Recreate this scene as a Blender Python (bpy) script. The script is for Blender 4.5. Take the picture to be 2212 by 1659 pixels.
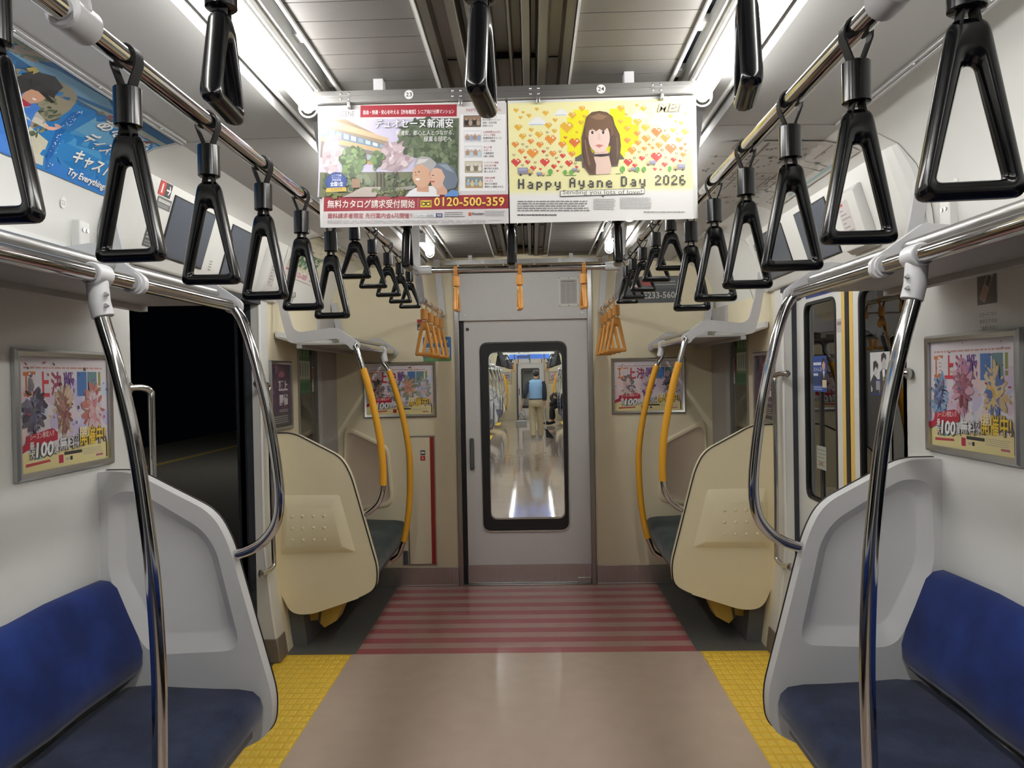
import bpy, math, random
from mathutils import Vector, Matrix
from mathutils.geometry import tessellate_polygon

for o in list(bpy.data.objects):
    bpy.data.objects.remove(o, do_unlink=True)
SC = bpy.context.scene
COL = SC.collection
random.seed(7)
PI = math.pi

# ------------------------------------------------------------------ camera, world, exposure
CAM_P, CAM_R, CAM_Y = -0.01111, -0.01907, -0.02635
fw = Vector((math.sin(CAM_Y) * math.cos(CAM_P), math.cos(CAM_Y) * math.cos(CAM_P), math.sin(CAM_P)))
ri = Vector((math.cos(CAM_Y), -math.sin(CAM_Y), 0))
up = ri.cross(fw)
r2 = ri * math.cos(CAM_R) + up * math.sin(CAM_R)
u2 = -ri * math.sin(CAM_R) + up * math.cos(CAM_R)
cd = bpy.data.cameras.new('camera')
cam = bpy.data.objects.new('camera', cd)
COL.objects.link(cam)
M = Matrix.Identity(4)
for i in range(3):
    M[i][0], M[i][1], M[i][2] = r2[i], u2[i], -fw[i]
M.translation = Vector((0.064, 0, 1.47))
cam.matrix_world = M
cd.sensor_width = 36.0
cd.lens = 36.0 * 1661 / 2212
cd.clip_start = 0.02
SC.camera = cam

w = bpy.data.worlds.new('night')
SC.world = w
w.use_nodes = True
w.node_tree.nodes['Background'].inputs[0].default_value = (0.010, 0.013, 0.020, 1)
w.node_tree.nodes['Background'].inputs[1].default_value = 0.05

SC.view_settings.view_transform = 'Standard'
SC.view_settings.look = 'None'
SC.view_settings.gamma = 1.0
SC.view_settings.use_curve_mapping = False
SC.view_settings.exposure = 0.12
pl = bpy.data.lights.new('platform_fill', 'POINT'); pl.energy = 60.0; pl.color = (1.0, 0.93, 0.8); pl.shadow_soft_size = 0.25  # added unseen fill light, brightens the platform outside the open door
plo = bpy.data.objects.new('platform_fill', pl); COL.objects.link(plo); plo.location = (-5.2, 13.0, 3.4)
LAMP = 42.0          # radiance of the fluorescent tubes
LAMP_FAR = 56.0
try:
    cy = SC.cycles
    cy.max_bounces = 8; cy.diffuse_bounces = 4; cy.glossy_bounces = 5
    cy.transmission_bounces = 6; cy.transparent_max_bounces = 10
    cy.caustics_reflective = False; cy.caustics_refractive = False
    cy.sample_clamp_indirect = 4.0
    cy.use_denoising = True
except Exception:
    pass

# ------------------------------------------------------------------ colour and materials
def lin(c):
    c = c / 255.0
    return c / 12.92 if c <= 0.04045 else ((c + 0.055) / 1.055) ** 2.4
def rgb(r, g=None, b=None):
    if g is None: r, g, b = r
    return (lin(r), lin(g), lin(b), 1.0)

def mat(name, col, rough=0.5, metal=0.0, noise=0.04, scale=30.0, bump=0.0, bscale=200.0, spec=0.5, coat=0.0, stretch=None, rvar=0.0):
    m = bpy.data.materials.new(name); m.use_nodes = True
    nt = m.node_tree; n = nt.nodes; b = n['Principled BSDF']
    b.inputs['Roughness'].default_value = rough
    b.inputs['Metallic'].default_value = metal
    b.inputs['Specular IOR Level'].default_value = spec
    if coat: b.inputs['Coat Weight'].default_value = coat; b.inputs['Coat Roughness'].default_value = 0.08
    base = rgb(col) if max(col) > 1.001 else (*col, 1)
    tc = n.new('ShaderNodeTexCoord'); mp = n.new('ShaderNodeMapping')
    nt.links.new(tc.outputs['Object'], mp.inputs['Vector'])
    if stretch: mp.inputs['Scale'].default_value = stretch
    nz = n.new('ShaderNodeTexNoise'); nz.inputs['Scale'].default_value = scale; nz.inputs['Detail'].default_value = 3
    nt.links.new(mp.outputs['Vector'], nz.inputs['Vector'])
    rp = n.new('ShaderNodeValToRGB'); rp.color_ramp.elements[0].position = 0.3; rp.color_ramp.elements[1].position = 0.7
    lo = tuple(max(0, c * (1 - noise)) for c in base[:3]) + (1,)
    hi = tuple(min(1, c * (1 + noise)) for c in base[:3]) + (1,)
    rp.color_ramp.elements[0].color = lo; rp.color_ramp.elements[1].color = hi
    nt.links.new(nz.outputs['Fac'], rp.inputs['Fac'])
    nt.links.new(rp.outputs['Color'], b.inputs['Base Color'])
    if rvar:
        mr = n.new('ShaderNodeMapRange'); mr.inputs['To Min'].default_value = max(0, rough - rvar); mr.inputs['To Max'].default_value = rough + rvar
        nt.links.new(nz.outputs['Fac'], mr.inputs['Value']); nt.links.new(mr.outputs['Result'], b.inputs['Roughness'])
    if bump:
        n2 = n.new('ShaderNodeTexNoise'); n2.inputs['Scale'].default_value = bscale; n2.inputs['Detail'].default_value = 2
        nt.links.new(mp.outputs['Vector'], n2.inputs['Vector'])
        bp = n.new('ShaderNodeBump'); bp.inputs['Strength'].default_value = bump; bp.inputs['Distance'].default_value = 0.002
        nt.links.new(n2.outputs['Fac'], bp.inputs['Height']); nt.links.new(bp.outputs['Normal'], b.inputs['Normal'])
    return m

def emis(name, col, s):
    m = bpy.data.materials.new(name); m.use_nodes = True
    nt = m.node_tree; nt.nodes.clear()
    e = nt.nodes.new('ShaderNodeEmission'); o = nt.nodes.new('ShaderNodeOutputMaterial')
    e.inputs[0].default_value = (*col, 1); e.inputs[1].default_value = s
    nt.links.new(e.outputs[0], o.inputs[0])
    return m

def glassmat(name, tint, ior=1.5, rough=0.0):
    m = bpy.data.materials.new(name); m.use_nodes = True
    nt = m.node_tree; nt.nodes.clear()
    t = nt.nodes.new('ShaderNodeBsdfTransparent'); g = nt.nodes.new('ShaderNodeBsdfGlossy')
    f = nt.nodes.new('ShaderNodeFresnel'); x = nt.nodes.new('ShaderNodeMixShader'); o = nt.nodes.new('ShaderNodeOutputMaterial')
    t.inputs[0].default_value = (*tint, 1); g.inputs['Roughness'].default_value = rough; f.inputs[0].default_value = ior
    g.inputs[0].default_value = (1, 1, 1, 1)
    nt.links.new(f.outputs[0], x.inputs[0]); nt.links.new(t.outputs[0], x.inputs[1]); nt.links.new(g.outputs[0], x.inputs[2])
    nt.links.new(x.outputs[0], o.inputs[0])
    return m

def inkmat(name, rough=0.45, coat=0.0):
    m = bpy.data.materials.new(name); m.use_nodes = True
    nt = m.node_tree; b = nt.nodes['Principled BSDF']
    a = nt.nodes.new('ShaderNodeAttribute'); a.attribute_name = 'ink'
    nt.links.new(a.outputs['Color'], b.inputs['Base Color'])
    b.inputs['Roughness'].default_value = rough
    if coat: b.inputs['Coat Weight'].default_value = coat; b.inputs['Coat Roughness'].default_value = 0.12
    return m

MT = {}
MT['white'] = mat('white_panel', (226, 226, 222), 0.38, noise=0.015, scale=6)
MT['grey_white'] = mat('pale_grey_moulding', (216, 216, 215), 0.42, noise=0.015, scale=8, bump=0.05, bscale=600)
MT['cream'] = mat('cream_panel', (236, 226, 196), 0.42, noise=0.02, scale=5)
MT['cream_part'] = mat('cream_moulding', (236, 225, 192), 0.40, noise=0.015, scale=8, bump=0.05, bscale=600)
MT['cream_dark'] = mat('beige_moulded_inset', (206, 188, 166), 0.45, noise=0.02, scale=8)
MT['ceil'] = mat('ceiling_panel', (196, 196, 194), 0.5, noise=0.015, scale=6)
MT['slat'] = mat('warm_grey_ceiling_slat', (104, 101, 97), 0.5, noise=0.03, scale=12, stretch=(1, 6, 1))
MT['duct'] = mat('grey_ceiling_duct', (106, 102, 92), 0.45, noise=0.05, scale=10, stretch=(6, .5, 1))
MT['dark'] = mat('black_gap', (16, 17, 20), 0.6, noise=0.1)
MT['slot'] = mat('dark_air_slot', (46, 50, 58), 0.6, noise=0.1)
MT['chrome'] = mat('polished_steel', (0.62, 0.61, 0.60), 0.09, 1.0, noise=0.02, scale=40, rvar=0.02)
MT['satin'] = mat('satin_steel', (0.56, 0.56, 0.56), 0.32, 1.0, noise=0.05, scale=20, stretch=(40, 1, 1))
MT['alu'] = mat('brushed_aluminium', (0.40, 0.395, 0.385), 0.34, 1.0, noise=0.06, scale=14, stretch=(1, 1, 30))
MT['kick'] = mat('brushed_kick_plate', (0.60, 0.57, 0.56), 0.36, 1.0, noise=0.08, scale=10, stretch=(30, 1, 1))
MT['frame'] = mat('anodised_frame', (0.55, 0.55, 0.54), 0.3, 1.0, noise=0.03)
MT['clamp'] = mat('light_grey_clamp', (206, 206, 208), 0.35, noise=0.02)
MT['shelf'] = mat('grey_shelf_sheet', (170, 168, 166), 0.45, noise=0.03)
MT['black'] = mat('black_plastic', (11, 12, 15), 0.17, noise=0.08, spec=0.45)
MT['belt'] = mat('black_webbing', (20, 20, 22), 0.7, noise=0.15, scale=200, bump=0.3, bscale=900)
MT['orange'] = mat('orange_plastic', (226, 160, 78), 0.32, noise=0.03)
MT['obelt'] = mat('orange_webbing', (196, 136, 66), 0.6, noise=0.08, scale=200)
MT['grip'] = mat('yellow_rubber_grip', (236, 172, 44), 0.5, noise=0.05, scale=300, bump=0.5, bscale=350)
MT['rubber'] = mat('black_rubber', (22, 22, 24), 0.5, noise=0.1)
MT['doorgrey'] = mat('end_door_silver_paint', (214, 214, 213), 0.42, noise=0.012, scale=40)
MT['redstrip'] = mat('red_strip', (150, 40, 36), 0.4, noise=0.03)
MT['yellow'] = mat('yellow_sticker_strip', (232, 196, 106), 0.45, noise=0.03)
MT['floor'] = mat('taupe_linoleum', (202, 182, 166), 0.22, noise=0.035, scale=9, bump=0.02, bscale=60, rvar=0.04)
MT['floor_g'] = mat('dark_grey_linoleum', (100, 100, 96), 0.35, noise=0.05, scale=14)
MT['floor_r1'] = mat('red_linoleum', (170, 98, 100), 0.24, noise=0.03, scale=14)
MT['floor_r2'] = mat('pink_linoleum', (184, 146, 138), 0.24, noise=0.03, scale=14)
MT['tactile'] = mat('yellow_tactile_rubber', (250, 214, 86), 0.42, noise=0.05, scale=20)
MT['tactile_d'] = mat('yellow_tactile_base', (240, 196, 62), 0.5, noise=0.06, scale=20)
MT['undergrey'] = mat('under_seat_panel', (92, 94, 96), 0.5, noise=0.05)
MT['brownkick'] = mat('brown_pillar_foot', (120, 110, 98), 0.45, noise=0.05)
MT['yellowcast'] = mat('yellow_cast_bracket', (206, 172, 84), 0.5, noise=0.04)
MT['plategrey'] = mat('dark_grey_plate', (84, 88, 90), 0.5, noise=0.03)
MT['skin'] = mat('skin', (196, 150, 122), 0.5, noise=0.05)
MT['hair'] = mat('dark_hair', (24, 24, 28), 0.6, noise=0.2, scale=120)
MT['navy'] = mat('navy_cloth', (34, 38, 52), 0.8, noise=0.1, scale=60)
MT['vest'] = mat('light_blue_cloth', (134, 172, 208), 0.8, noise=0.06, scale=40)
MT['khaki'] = mat('khaki_cloth', (186, 172, 138), 0.85, noise=0.08, scale=30)
MT['glove'] = mat('white_glove', (210, 208, 200), 0.8)
MT['shoe'] = mat('pale_shoe', (180, 176, 164), 0.6)
MT['blackcloth'] = mat('black_cloth', (20, 21, 25), 0.85, noise=0.15, scale=50)
MT['panfloor'] = mat('grey_dustpan_plastic', (150, 150, 148), 0.5)
MT['asphalt'] = mat('dark_platform_asphalt', (128, 130, 126), 0.9, noise=0.25, scale=60)
MT['platline'] = mat('worn_platform_line', (196, 176, 110), 0.9, noise=0.3, scale=20)
MT['screen'] = mat('switched_off_screen', (92, 99, 110), 0.16, noise=0.03, scale=4)
MT['tube'] = emis('lit_fluorescent_tube', (1.0, 0.985, 0.95), LAMP)
MT['tube2'] = emis('lit_fluorescent_tube_next_car', (1.0, 0.985, 0.95), LAMP_FAR)
MT['tube3'] = emis('lit_short_tube', (1.0, 0.985, 0.95), LAMP * 1.5)
MT['glass'] = glassmat('clear_pane', (0.93, 0.95, 0.95))
MT['darkglass'] = glassmat('tinted_pane', (0.62, 0.66, 0.62), 1.9)
MT['ink'] = inkmat('printed_paper', 0.5)
MT['inkgloss'] = inkmat('printed_glossy_sheet', 0.5, 0.06)

def velvet(name, c1, c2, scale=5.0, fine=0.25):
    m = mat(name, c1, 0.92, noise=0.05, scale=30)
    nt = m.node_tree; n = nt.nodes; b = n['Principled BSDF']
    tc = n.new('ShaderNodeTexCoord')
    a = n.new('ShaderNodeTexNoise'); a.inputs['Scale'].default_value = scale; a.inputs['Detail'].default_value = 5
    f = n.new('ShaderNodeTexNoise'); f.inputs['Scale'].default_value = 420; f.inputs['Detail'].default_value = 1
    r = n.new('ShaderNodeValToRGB'); r.color_ramp.elements[0].position = 0.38; r.color_ramp.elements[1].position = 0.66
    r.color_ramp.elements[0].color = rgb(c1); r.color_ramp.elements[1].color = rgb(c2)
    mx = n.new('ShaderNodeMixRGB'); mx.blend_type = 'OVERLAY'; mx.inputs[0].default_value = fine
    for q in (a, f): nt.links.new(tc.outputs['Object'], q.inputs['Vector'])
    nt.links.new(a.outputs['Fac'], r.inputs['Fac']); nt.links.new(r.outputs['Color'], mx.inputs[1]); nt.links.new(f.outputs['Fac'], mx.inputs[2])
    nt.links.new(mx.outputs[0], b.inputs['Base Color'])
    b.inputs['Sheen Weight'].default_value = 0.25; b.inputs['Sheen Roughness'].default_value = 0.4
    b.inputs['Specular IOR Level'].default_value = 0.15
    return m
MT['blueback'] = velvet('royal_blue_velour', (17, 33, 84), (30, 52, 116))
MT['blueseat'] = velvet('navy_woven_seat', (33, 40, 62), (47, 55, 80), 9, 0.8)
MT['greenseat'] = velvet('dark_green_velour', (44, 54, 54), (64, 76, 74), 7, 0.3)

# ------------------------------------------------------------------ mesh helpers
class MB:
    def __init__(s): s.v = []; s.f = []; s.m = []
    def add(s, vs, fs, mi=0):
        k = len(s.v); s.v += [tuple(p) for p in vs]
        for f in fs: s.f.append(tuple(i + k for i in f)); s.m.append(mi)
    def box(s, x0, x1, y0, y1, z0, z1, mi=0):
        x0, x1 = min(x0, x1), max(x0, x1); y0, y1 = min(y0, y1), max(y0, y1); z0, z1 = min(z0, z1), max(z0, z1)
        s.add([(x0, y0, z0), (x1, y0, z0), (x1, y1, z0), (x0, y1, z0), (x0, y0, z1), (x1, y0, z1), (x1, y1, z1), (x0, y1, z1)],
              [(0, 3, 2, 1), (4, 5, 6, 7), (0, 1, 5, 4), (1, 2, 6, 5), (2, 3, 7, 6), (3, 0, 4, 7)], mi)
        return s
    def quad(s, a, b, c, d, mi=0): s.add([a, b, c, d], [(0, 1, 2, 3)], mi); return s
    def tube(s, path, r, n=14, mi=0, caps=True):
        P = [Vector(p) for p in path]; N = len(P)
        rr = r if isinstance(r, (list, tuple)) else [r] * N
        T = []
        for i in range(N):
            a = P[max(i - 1, 0)]; b = P[min(i + 1, N - 1)]; T.append((b - a).normalized())
        ref = Vector((0, 1, 0)) if abs(T[0].y) < 0.9 else Vector((1, 0, 0))
        u = T[0].cross(ref).normalized(); vs = []
        for i in range(N):
            u = (u - T[i] * u.dot(T[i])).normalized(); v = T[i].cross(u)
            for k in range(n):
                a = 2 * PI * k / n; vs.append(P[i] + (u * math.cos(a) + v * math.sin(a)) * rr[i])
        fs = [(i * n + k, i * n + (k + 1) % n, (i + 1) * n + (k + 1) % n, (i + 1) * n + k) for i in range(N - 1) for k in range(n)]
        if caps: fs += [tuple(range(n - 1, -1, -1)), tuple((N - 1) * n + k for k in range(n))]
        s.add(vs, fs, mi); return s
    def prism(s, poly, axis, a, b, mi=0):
        """extrude a 2-D outline; axis 'y': (x,z) between y=a..b; 'x': (y,z); 'z': (x,y)"""
        n = len(poly)
        def P(p, t): return {'y': (p[0], t, p[1]), 'x': (t, p[0], p[1]), 'z': (p[0], p[1], t)}[axis]
        vs = [P(p, a) for p in poly] + [P(p, b) for p in poly]
        tri = tessellate_polygon([[Vector((p[0], p[1], 0)) for p in poly]])
        fs = [tuple(t) for t in tri] + [tuple(n + i for i in reversed(t)) for t in tri]
        fs += [(i, (i + 1) % n, n + (i + 1) % n, n + i) for i in range(n)]
        s.add(vs, fs, mi); return s
    def strip(s, prof, y0, y1, mi=0):
        vs = [(x, y0, z) for x, z in prof] + [(x, y1, z) for x, z in prof]; n = len(prof)
        s.add(vs, [(i, i + 1, n + i + 1, n + i) for i in range(n - 1)], mi); return s
    def loft(s, loops, mi=0, cap0=False, cap1=True):
        n = len(loops[0]); vs = [p for L in loops for p in L]; fs = []
        for j in range(len(loops) - 1):
            for i in range(n):
                fs.append((j * n + i, j * n + (i + 1) % n, (j + 1) * n + (i + 1) % n, (j + 1) * n + i))
        if cap0: fs.append(tuple(range(n - 1, -1, -1)))
        if cap1: fs.append(tuple((len(loops) - 1) * n + i for i in range(n)))
        s.add(vs, fs, mi); return s
    def ball(s, c, r, sx=1, sy=1, sz=1, n=12, mi=0):
        vs = []; fs = []
        for j in range(1, n):
            t = PI * j / n
            for k in range(n * 2):
                a = PI * k / n; vs.append((c[0] + r * sx * math.sin(t) * math.cos(a), c[1] + r * sy * math.sin(t) * math.sin(a), c[2] + r * sz * math.cos(t)))
        q = n * 2
        for j in range(n - 2):
            for k in range(q): fs.append((j * q + k, j * q + (k + 1) % q, (j + 1) * q + (k + 1) % q, (j + 1) * q + k))
        fs.append(tuple(range(q))); fs.append(tuple((n - 2) * q + k for k in range(q - 1, -1, -1)))
        s.add(vs, fs, mi); return s
    def build(s, name, mats, parent=None, bevel=0.0, smooth=35, recalc=True, loc=None):
        me = bpy.data.meshes.new(name)
        if loc is not None:
            s.v = [(p[0] - loc[0], p[1] - loc[1], p[2] - loc[2]) for p in s.v]
        me.from_pydata(s.v, [], s.f); me.update()
        if recalc:
            import bmesh
            bm = bmesh.new(); bm.from_mesh(me); bmesh.ops.recalc_face_normals(bm, faces=bm.faces); bm.to_mesh(me); bm.free()
        for m in (mats if isinstance(mats, (list, tuple)) else [mats]): me.materials.append(MT[m] if isinstance(m, str) else m)
        me.polygons.foreach_set('material_index', s.m)
        if smooth:
            me.shade_smooth(); me.set_sharp_from_angle(angle=math.radians(smooth))
        o = bpy.data.objects.new(name, me); COL.objects.link(o)
        if loc is not None: o.location = loc
        if parent is not None: o.parent = parent
        if bevel:
            b = o.modifiers.new('bevel', 'BEVEL'); b.width = bevel; b.segments = 2; b.limit_method = 'ANGLE'; b.angle_limit = math.radians(40)
        return o

def tag(o, label=None, cat=None, group=None, kind=None):
    if label: o['label'] = label
    if cat: o['category'] = cat
    if group: o['group'] = group
    if kind: o['kind'] = kind
    return o
def empty(name, loc=(0, 0, 0), rz=0.0, label=None, cat=None, group=None):
    o = bpy.data.objects.new(name, None); COL.objects.link(o)
    o.location = loc; o.rotation_euler = (0, 0, rz); o.empty_display_size = 0.05
    return tag(o, label, cat, group)
def struct(o): o['kind'] = 'structure'; return o
def dup(root, dloc=(0, 0, 0), label=None, group=None, setloc=None, rz=None):
    def cp(o, parent):
        c = o.copy(); COL.objects.link(c)
        if parent is not None: c.parent = parent
        for ch in list(o.children): cp(ch, c)
        return c
    c = cp(root, None)
    c.location = Vector(setloc) if setloc is not None else root.location + Vector(dloc)
    if rz is not None: c.rotation_euler = (0, 0, rz)
    if label: c['label'] = label
    if group: c['group'] = group
    elif 'group' in c.keys() and label: del c['group']
    return c

def bez(pts, n=8):
    """Catmull-Rom through the points"""
    P = [Vector(p) for p in pts]; out = []
    for i in range(len(P) - 1):
        p0 = P[max(i - 1, 0)]; p1 = P[i]; p2 = P[i + 1]; p3 = P[min(i + 2, len(P) - 1)]
        for k in range(n):
            t = k / n
            out.append(0.5 * ((2 * p1) + (p2 - p0) * t + (2 * p0 - 5 * p1 + 4 * p2 - p3) * t * t + (3 * p1 - p0 - 3 * p2 + p3) * t ** 3))
    out.append(P[-1]); return out
def rpoly(pts, r, n=5):
    """round the corners of a 2-D polygon; r one number or one per corner"""
    out = []; N = len(pts)
    for i in range(N):
        p = Vector(pts[i]).to_2d(); a = Vector(pts[i - 1]).to_2d(); b = Vector(pts[(i + 1) % N]).to_2d()
        R = r[i] if isinstance(r, (list, tuple)) else r
        d1 = (a - p); d2 = (b - p); l = min(R, d1.length * .49, d2.length * .49)
        s = p + d1.normalized() * l; e = p + d2.normalized() * l
        for k in range(n + 1):
            t = k / n; q = s * (1 - t) ** 2 + p * 2 * t * (1 - t) + e * t * t
            out.append((q.x, q.y))
    return out
def rrect(x0, z0, x1, z1, r, n=5): return rpoly([(x0, z0), (x1, z0), (x1, z1), (x0, z1)], r, n)
def inset(poly, c, k): return [(c[0] + (p[0] - c[0]) * k, c[1] + (p[1] - c[1]) * k) for p in poly]

# ------------------------------------------------------------------ printing
_tc = {}
def glyphs(s, bold=0.0, shear=0.0):
    key = (s, bold, shear)
    if key in _tc: return _tc[key]
    cu = bpy.data.curves.new('t', 'FONT'); cu.body = s; cu.size = 1.0; cu.resolution_u = 2; cu.offset = bold; cu.shear = shear
    cu.fill_mode = 'FRONT' if hasattr(cu, 'fill_mode') else cu.fill_mode
    o = bpy.data.objects.new('t', cu); COL.objects.link(o)
    dg = bpy.context.evaluated_depsgraph_get(); dg.update()
    me = bpy.data.meshes.new_from_object(o.evaluated_get(dg))
    V = [(v.co.x, v.co.y) for v in me.vertices]; F = [tuple(p.vertices) for p in me.polygons]
    bpy.data.objects.remove(o, do_unlink=True); bpy.data.curves.remove(cu); bpy.data.meshes.remove(me)
    _tc[key] = (V, F)
    return V, F

class Ink:
    """flat print in its own 2-D frame; every patch has a colour and a layer"""
    def __init__(s, tf=None): s.P = []; s.tf = tf or (lambda x, y: (x, y)); s.n = 0; s.hold = False
    def new(s):
        if not s.hold: s.n += 1
    def tri(s, pts, col, layer): s.P.append((pts, rgb(col), layer, s.n))
    def poly(s, pts, col, layer=1):
        s.new(); q = [s.tf(*p) for p in pts]
        if len(q) > 4:
            for t in tessellate_polygon([[Vector((a, b, 0)) for a, b in q]]): s.tri([q[i] for i in t], col, layer)
        else: s.tri(q, col, layer)
    def rect(s, x0, y0, x1, y1, col, layer=1): s.poly([(x0, y0), (x1, y0), (x1, y1), (x0, y1)], col, layer)
    def ell(s, cx, cy, rx, ry, col, layer=1, n=14, rot=0.0):
        c, d = math.cos(rot), math.sin(rot)
        q = [(rx * math.cos(2 * PI * k / n), ry * math.sin(2 * PI * k / n)) for k in range(n)]
        s.poly([(cx + a * c - b * d, cy + a * d + b * c) for a, b in q], col, layer)
    def text(s, txt, x0, y0, x1, y1, col, layer=3, bold=0.0, shear=0.0, tilt=0.0):
        """fit the text between two corners of the frame: (x0,y0) lower left on paper, (x1,y1) upper right"""
        V, F = glyphs(txt, bold, shear)
        if not V: return
        s.new()
        a0 = min(p[0] for p in V); a1 = max(p[0] for p in V); b0 = min(p[1] for p in V); b1 = max(p[1] for p in V)
        W = max(a1 - a0, 1e-6); H = max(b1 - b0, 1e-6)
        T = []
        for a, b in V:
            u = (a - a0) / W; v = (b - b0) / H
            T.append(s.tf(x0 + (x1 - x0) * u, y0 + (y1 - y0) * v + tilt * u))
        for f in F: s.tri([T[i] for i in f], col, layer)
    def lines(s, x0, y0, x1, y1, rows, col, layer=2, fill=0.5, seed=1):
        """rows of fine print too small to read: short dashes"""
        s.new(); s.hold = True
        R = random.Random(seed); h = (y1 - y0) / rows
        for i in range(rows):
            x = x0; e = x1 - R.random() * 0.12 * (x1 - x0)
            while x < e:
                l = (x1 - x0) * R.uniform(0.02, 0.09); xe = min(x + l, e)
                s.rect(x, y0 + h * (i + .5 - fill / 2), xe, y0 + h * (i + .5 + fill / 2), col, layer); x = xe + (x1 - x0) * 0.012
        s.hold = False
    def build(s, name, mp, parent=None, m='ink', maxlen=None, step=6e-6):
        V = []; F = []; C = []
        rank = {k: i for i, k in enumerate(sorted(set((p[2], p[3]) for p in s.P)))}
        def out(p, col, L):
            k = len(V)
            for a, b in p: V.append(mp(a, b, .00015 + L * step))
            F.append(tuple(range(k, k + len(p)))); C.append(col)
        def split(p, col, L, d=0):
            if len(p) == 4: split([p[0], p[1], p[2]], col, L); split([p[0], p[2], p[3]], col, L); return
            e = [math.dist(p[i], p[(i + 1) % 3]) for i in range(3)]; i = e.index(max(e))
            if e[i] > maxlen and d < 9:
                q = ((p[i][0] + p[(i + 1) % 3][0]) / 2, (p[i][1] + p[(i + 1) % 3][1]) / 2)
                split([p[i], q, p[(i + 2) % 3]], col, L, d + 1); split([q, p[(i + 1) % 3], p[(i + 2) % 3]], col, L, d + 1)
            else: out(p, col, L)
        for p, col, L, q in s.P:
            if maxlen: split(p, col, rank[(L, q)])
            else: out(p, col, rank[(L, q)])
        me = bpy.data.meshes.new(name); me.from_pydata([tuple(v) for v in V], [], F)
        at = me.color_attributes.new('ink', 'FLOAT_COLOR', 'CORNER')
        buf = []
        for f, c in zip(F, C):
            for _ in f: buf += c
        at.data.foreach_set('color', buf)
        me.materials.append(MT[m]); me.update()
        o = bpy.data.objects.new(name, me); COL.objects.link(o)
        if parent is not None: o.parent = parent
        return o

def plane_map(org, ux, uy, nrm):
    org, ux, uy, nrm = Vector(org), Vector(ux), Vector(uy), Vector(nrm)
    return lambda a, b, l: org + ux * a + uy * b + nrm * l

# ------------------------------------------------------------------ constants of the car
YE = 5.38            # end wall
YB = -3.0            # rear of what is built of this car
D0, D1 = 2.69, 3.94  # doorway along the car
XW = 1.345           # side wall
ZC = 2.30            # middle ceiling

WALL = [(1.28, 0.0), (1.315, 0.28), (1.345, 0.60), (1.345, 1.90)]
COVE = [(1.345, 1.90), (1.338, 1.97), (1.322, 2.04), (1.290, 2.115), (1.235, 2.18), (1.15, 2.225), (1.065, 2.244)]
OUTER = [(1.065, 2.244), (0.86, 2.25), (0.67, 2.252)]
def mir(p, s): return [(s * x, z) for x, z in p]
def subprof(p, z0, z1):
    """part of a profile between two heights"""
    out = []
    for (xa, za), (xb, zb) in zip(p, p[1:]):
        lo, hi = max(za, z0), min(zb, z1)
        if hi > lo:
            for z in (lo, hi):
                t = (z - za) / (zb - za); q = (xa + (xb - xa) * t, z)
                if not out or math.dist(out[-1], q) > 1e-6: out.append(q)
    return out

def plate(outer, holes, axis, a, b):
    """sheet with holes, extruded between a and b"""
    m = MB(); loops = [outer] + holes
    flat = [p for L in loops for p in L]; n = len(flat)
    tri = tessellate_polygon([[Vector((p[0], p[1], 0)) for p in L] for L in loops])
    def P(p, t): return {'y': (p[0], t, p[1]), 'x': (t, p[0], p[1]), 'z': (p[0], p[1], t)}[axis]
    vs = [P(p, a) for p in flat] + [P(p, b) for p in flat]
    fs = [tuple(t) for t in tri] + [tuple(n + i for i in reversed(t)) for t in tri]
    k = 0
    for L in loops:
        q = len(L); fs += [(k + i, k + (i + 1) % q, n + k + (i + 1) % q, n + k + i) for i in range(q)]; k += q
    m.add(vs, fs); return m

# ================================================================== THE SETTING: this car
def floor_mesh(dy, y0, y1, ye, d0, d1):
    m = MB()
    yb = d1 + 0.117
    def z(x0, x1, a, b, mi): m.quad((x0, a + dy, 0), (x1, a + dy, 0), (x1, b + dy, 0), (x0, b + dy, 0), mi)
    z(-.923, .923, y0, yb, 0)
    k = 0; y = yb
    while y < ye + 0.02:
        z(-.905, .905, y, min(y + .0815, ye + .02), 2 + k % 2); y += .0815; k += 1
    for s in (-1, 1):
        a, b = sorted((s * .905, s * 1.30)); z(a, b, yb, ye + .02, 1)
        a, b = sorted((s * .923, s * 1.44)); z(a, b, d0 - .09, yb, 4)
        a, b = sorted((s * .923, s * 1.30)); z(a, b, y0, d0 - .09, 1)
    return m
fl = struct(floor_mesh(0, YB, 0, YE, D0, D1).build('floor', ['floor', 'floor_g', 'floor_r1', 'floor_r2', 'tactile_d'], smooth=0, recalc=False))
for s in (-1, 1):
    m = MB(); y = D0 - .07
    while y < D1 + .09:
        for i in range(9):
            cx = s * (.945 + .0375 * i); hx, hy, t = .0145, .021, .0032
            m.add([(cx - hx, y - hy, 0), (cx + hx, y - hy, 0), (cx + hx, y + hy, 0), (cx - hx, y + hy, 0),
                   (cx - hx * .75, y - hy * .78, t), (cx + hx * .75, y - hy * .78, t), (cx + hx * .75, y + hy * .78, t), (cx - hx * .75, y + hy * .78, t)],
                  [(4, 5, 6, 7), (0, 1, 5, 4), (1, 2, 6, 5), (2, 3, 7, 6), (3, 0, 4, 7)])
        y += .0605
    tag(m.build('tactile_paving', 'tactile', fl, smooth=0), 'yellow raised tactile blocks in the doorway')

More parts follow.
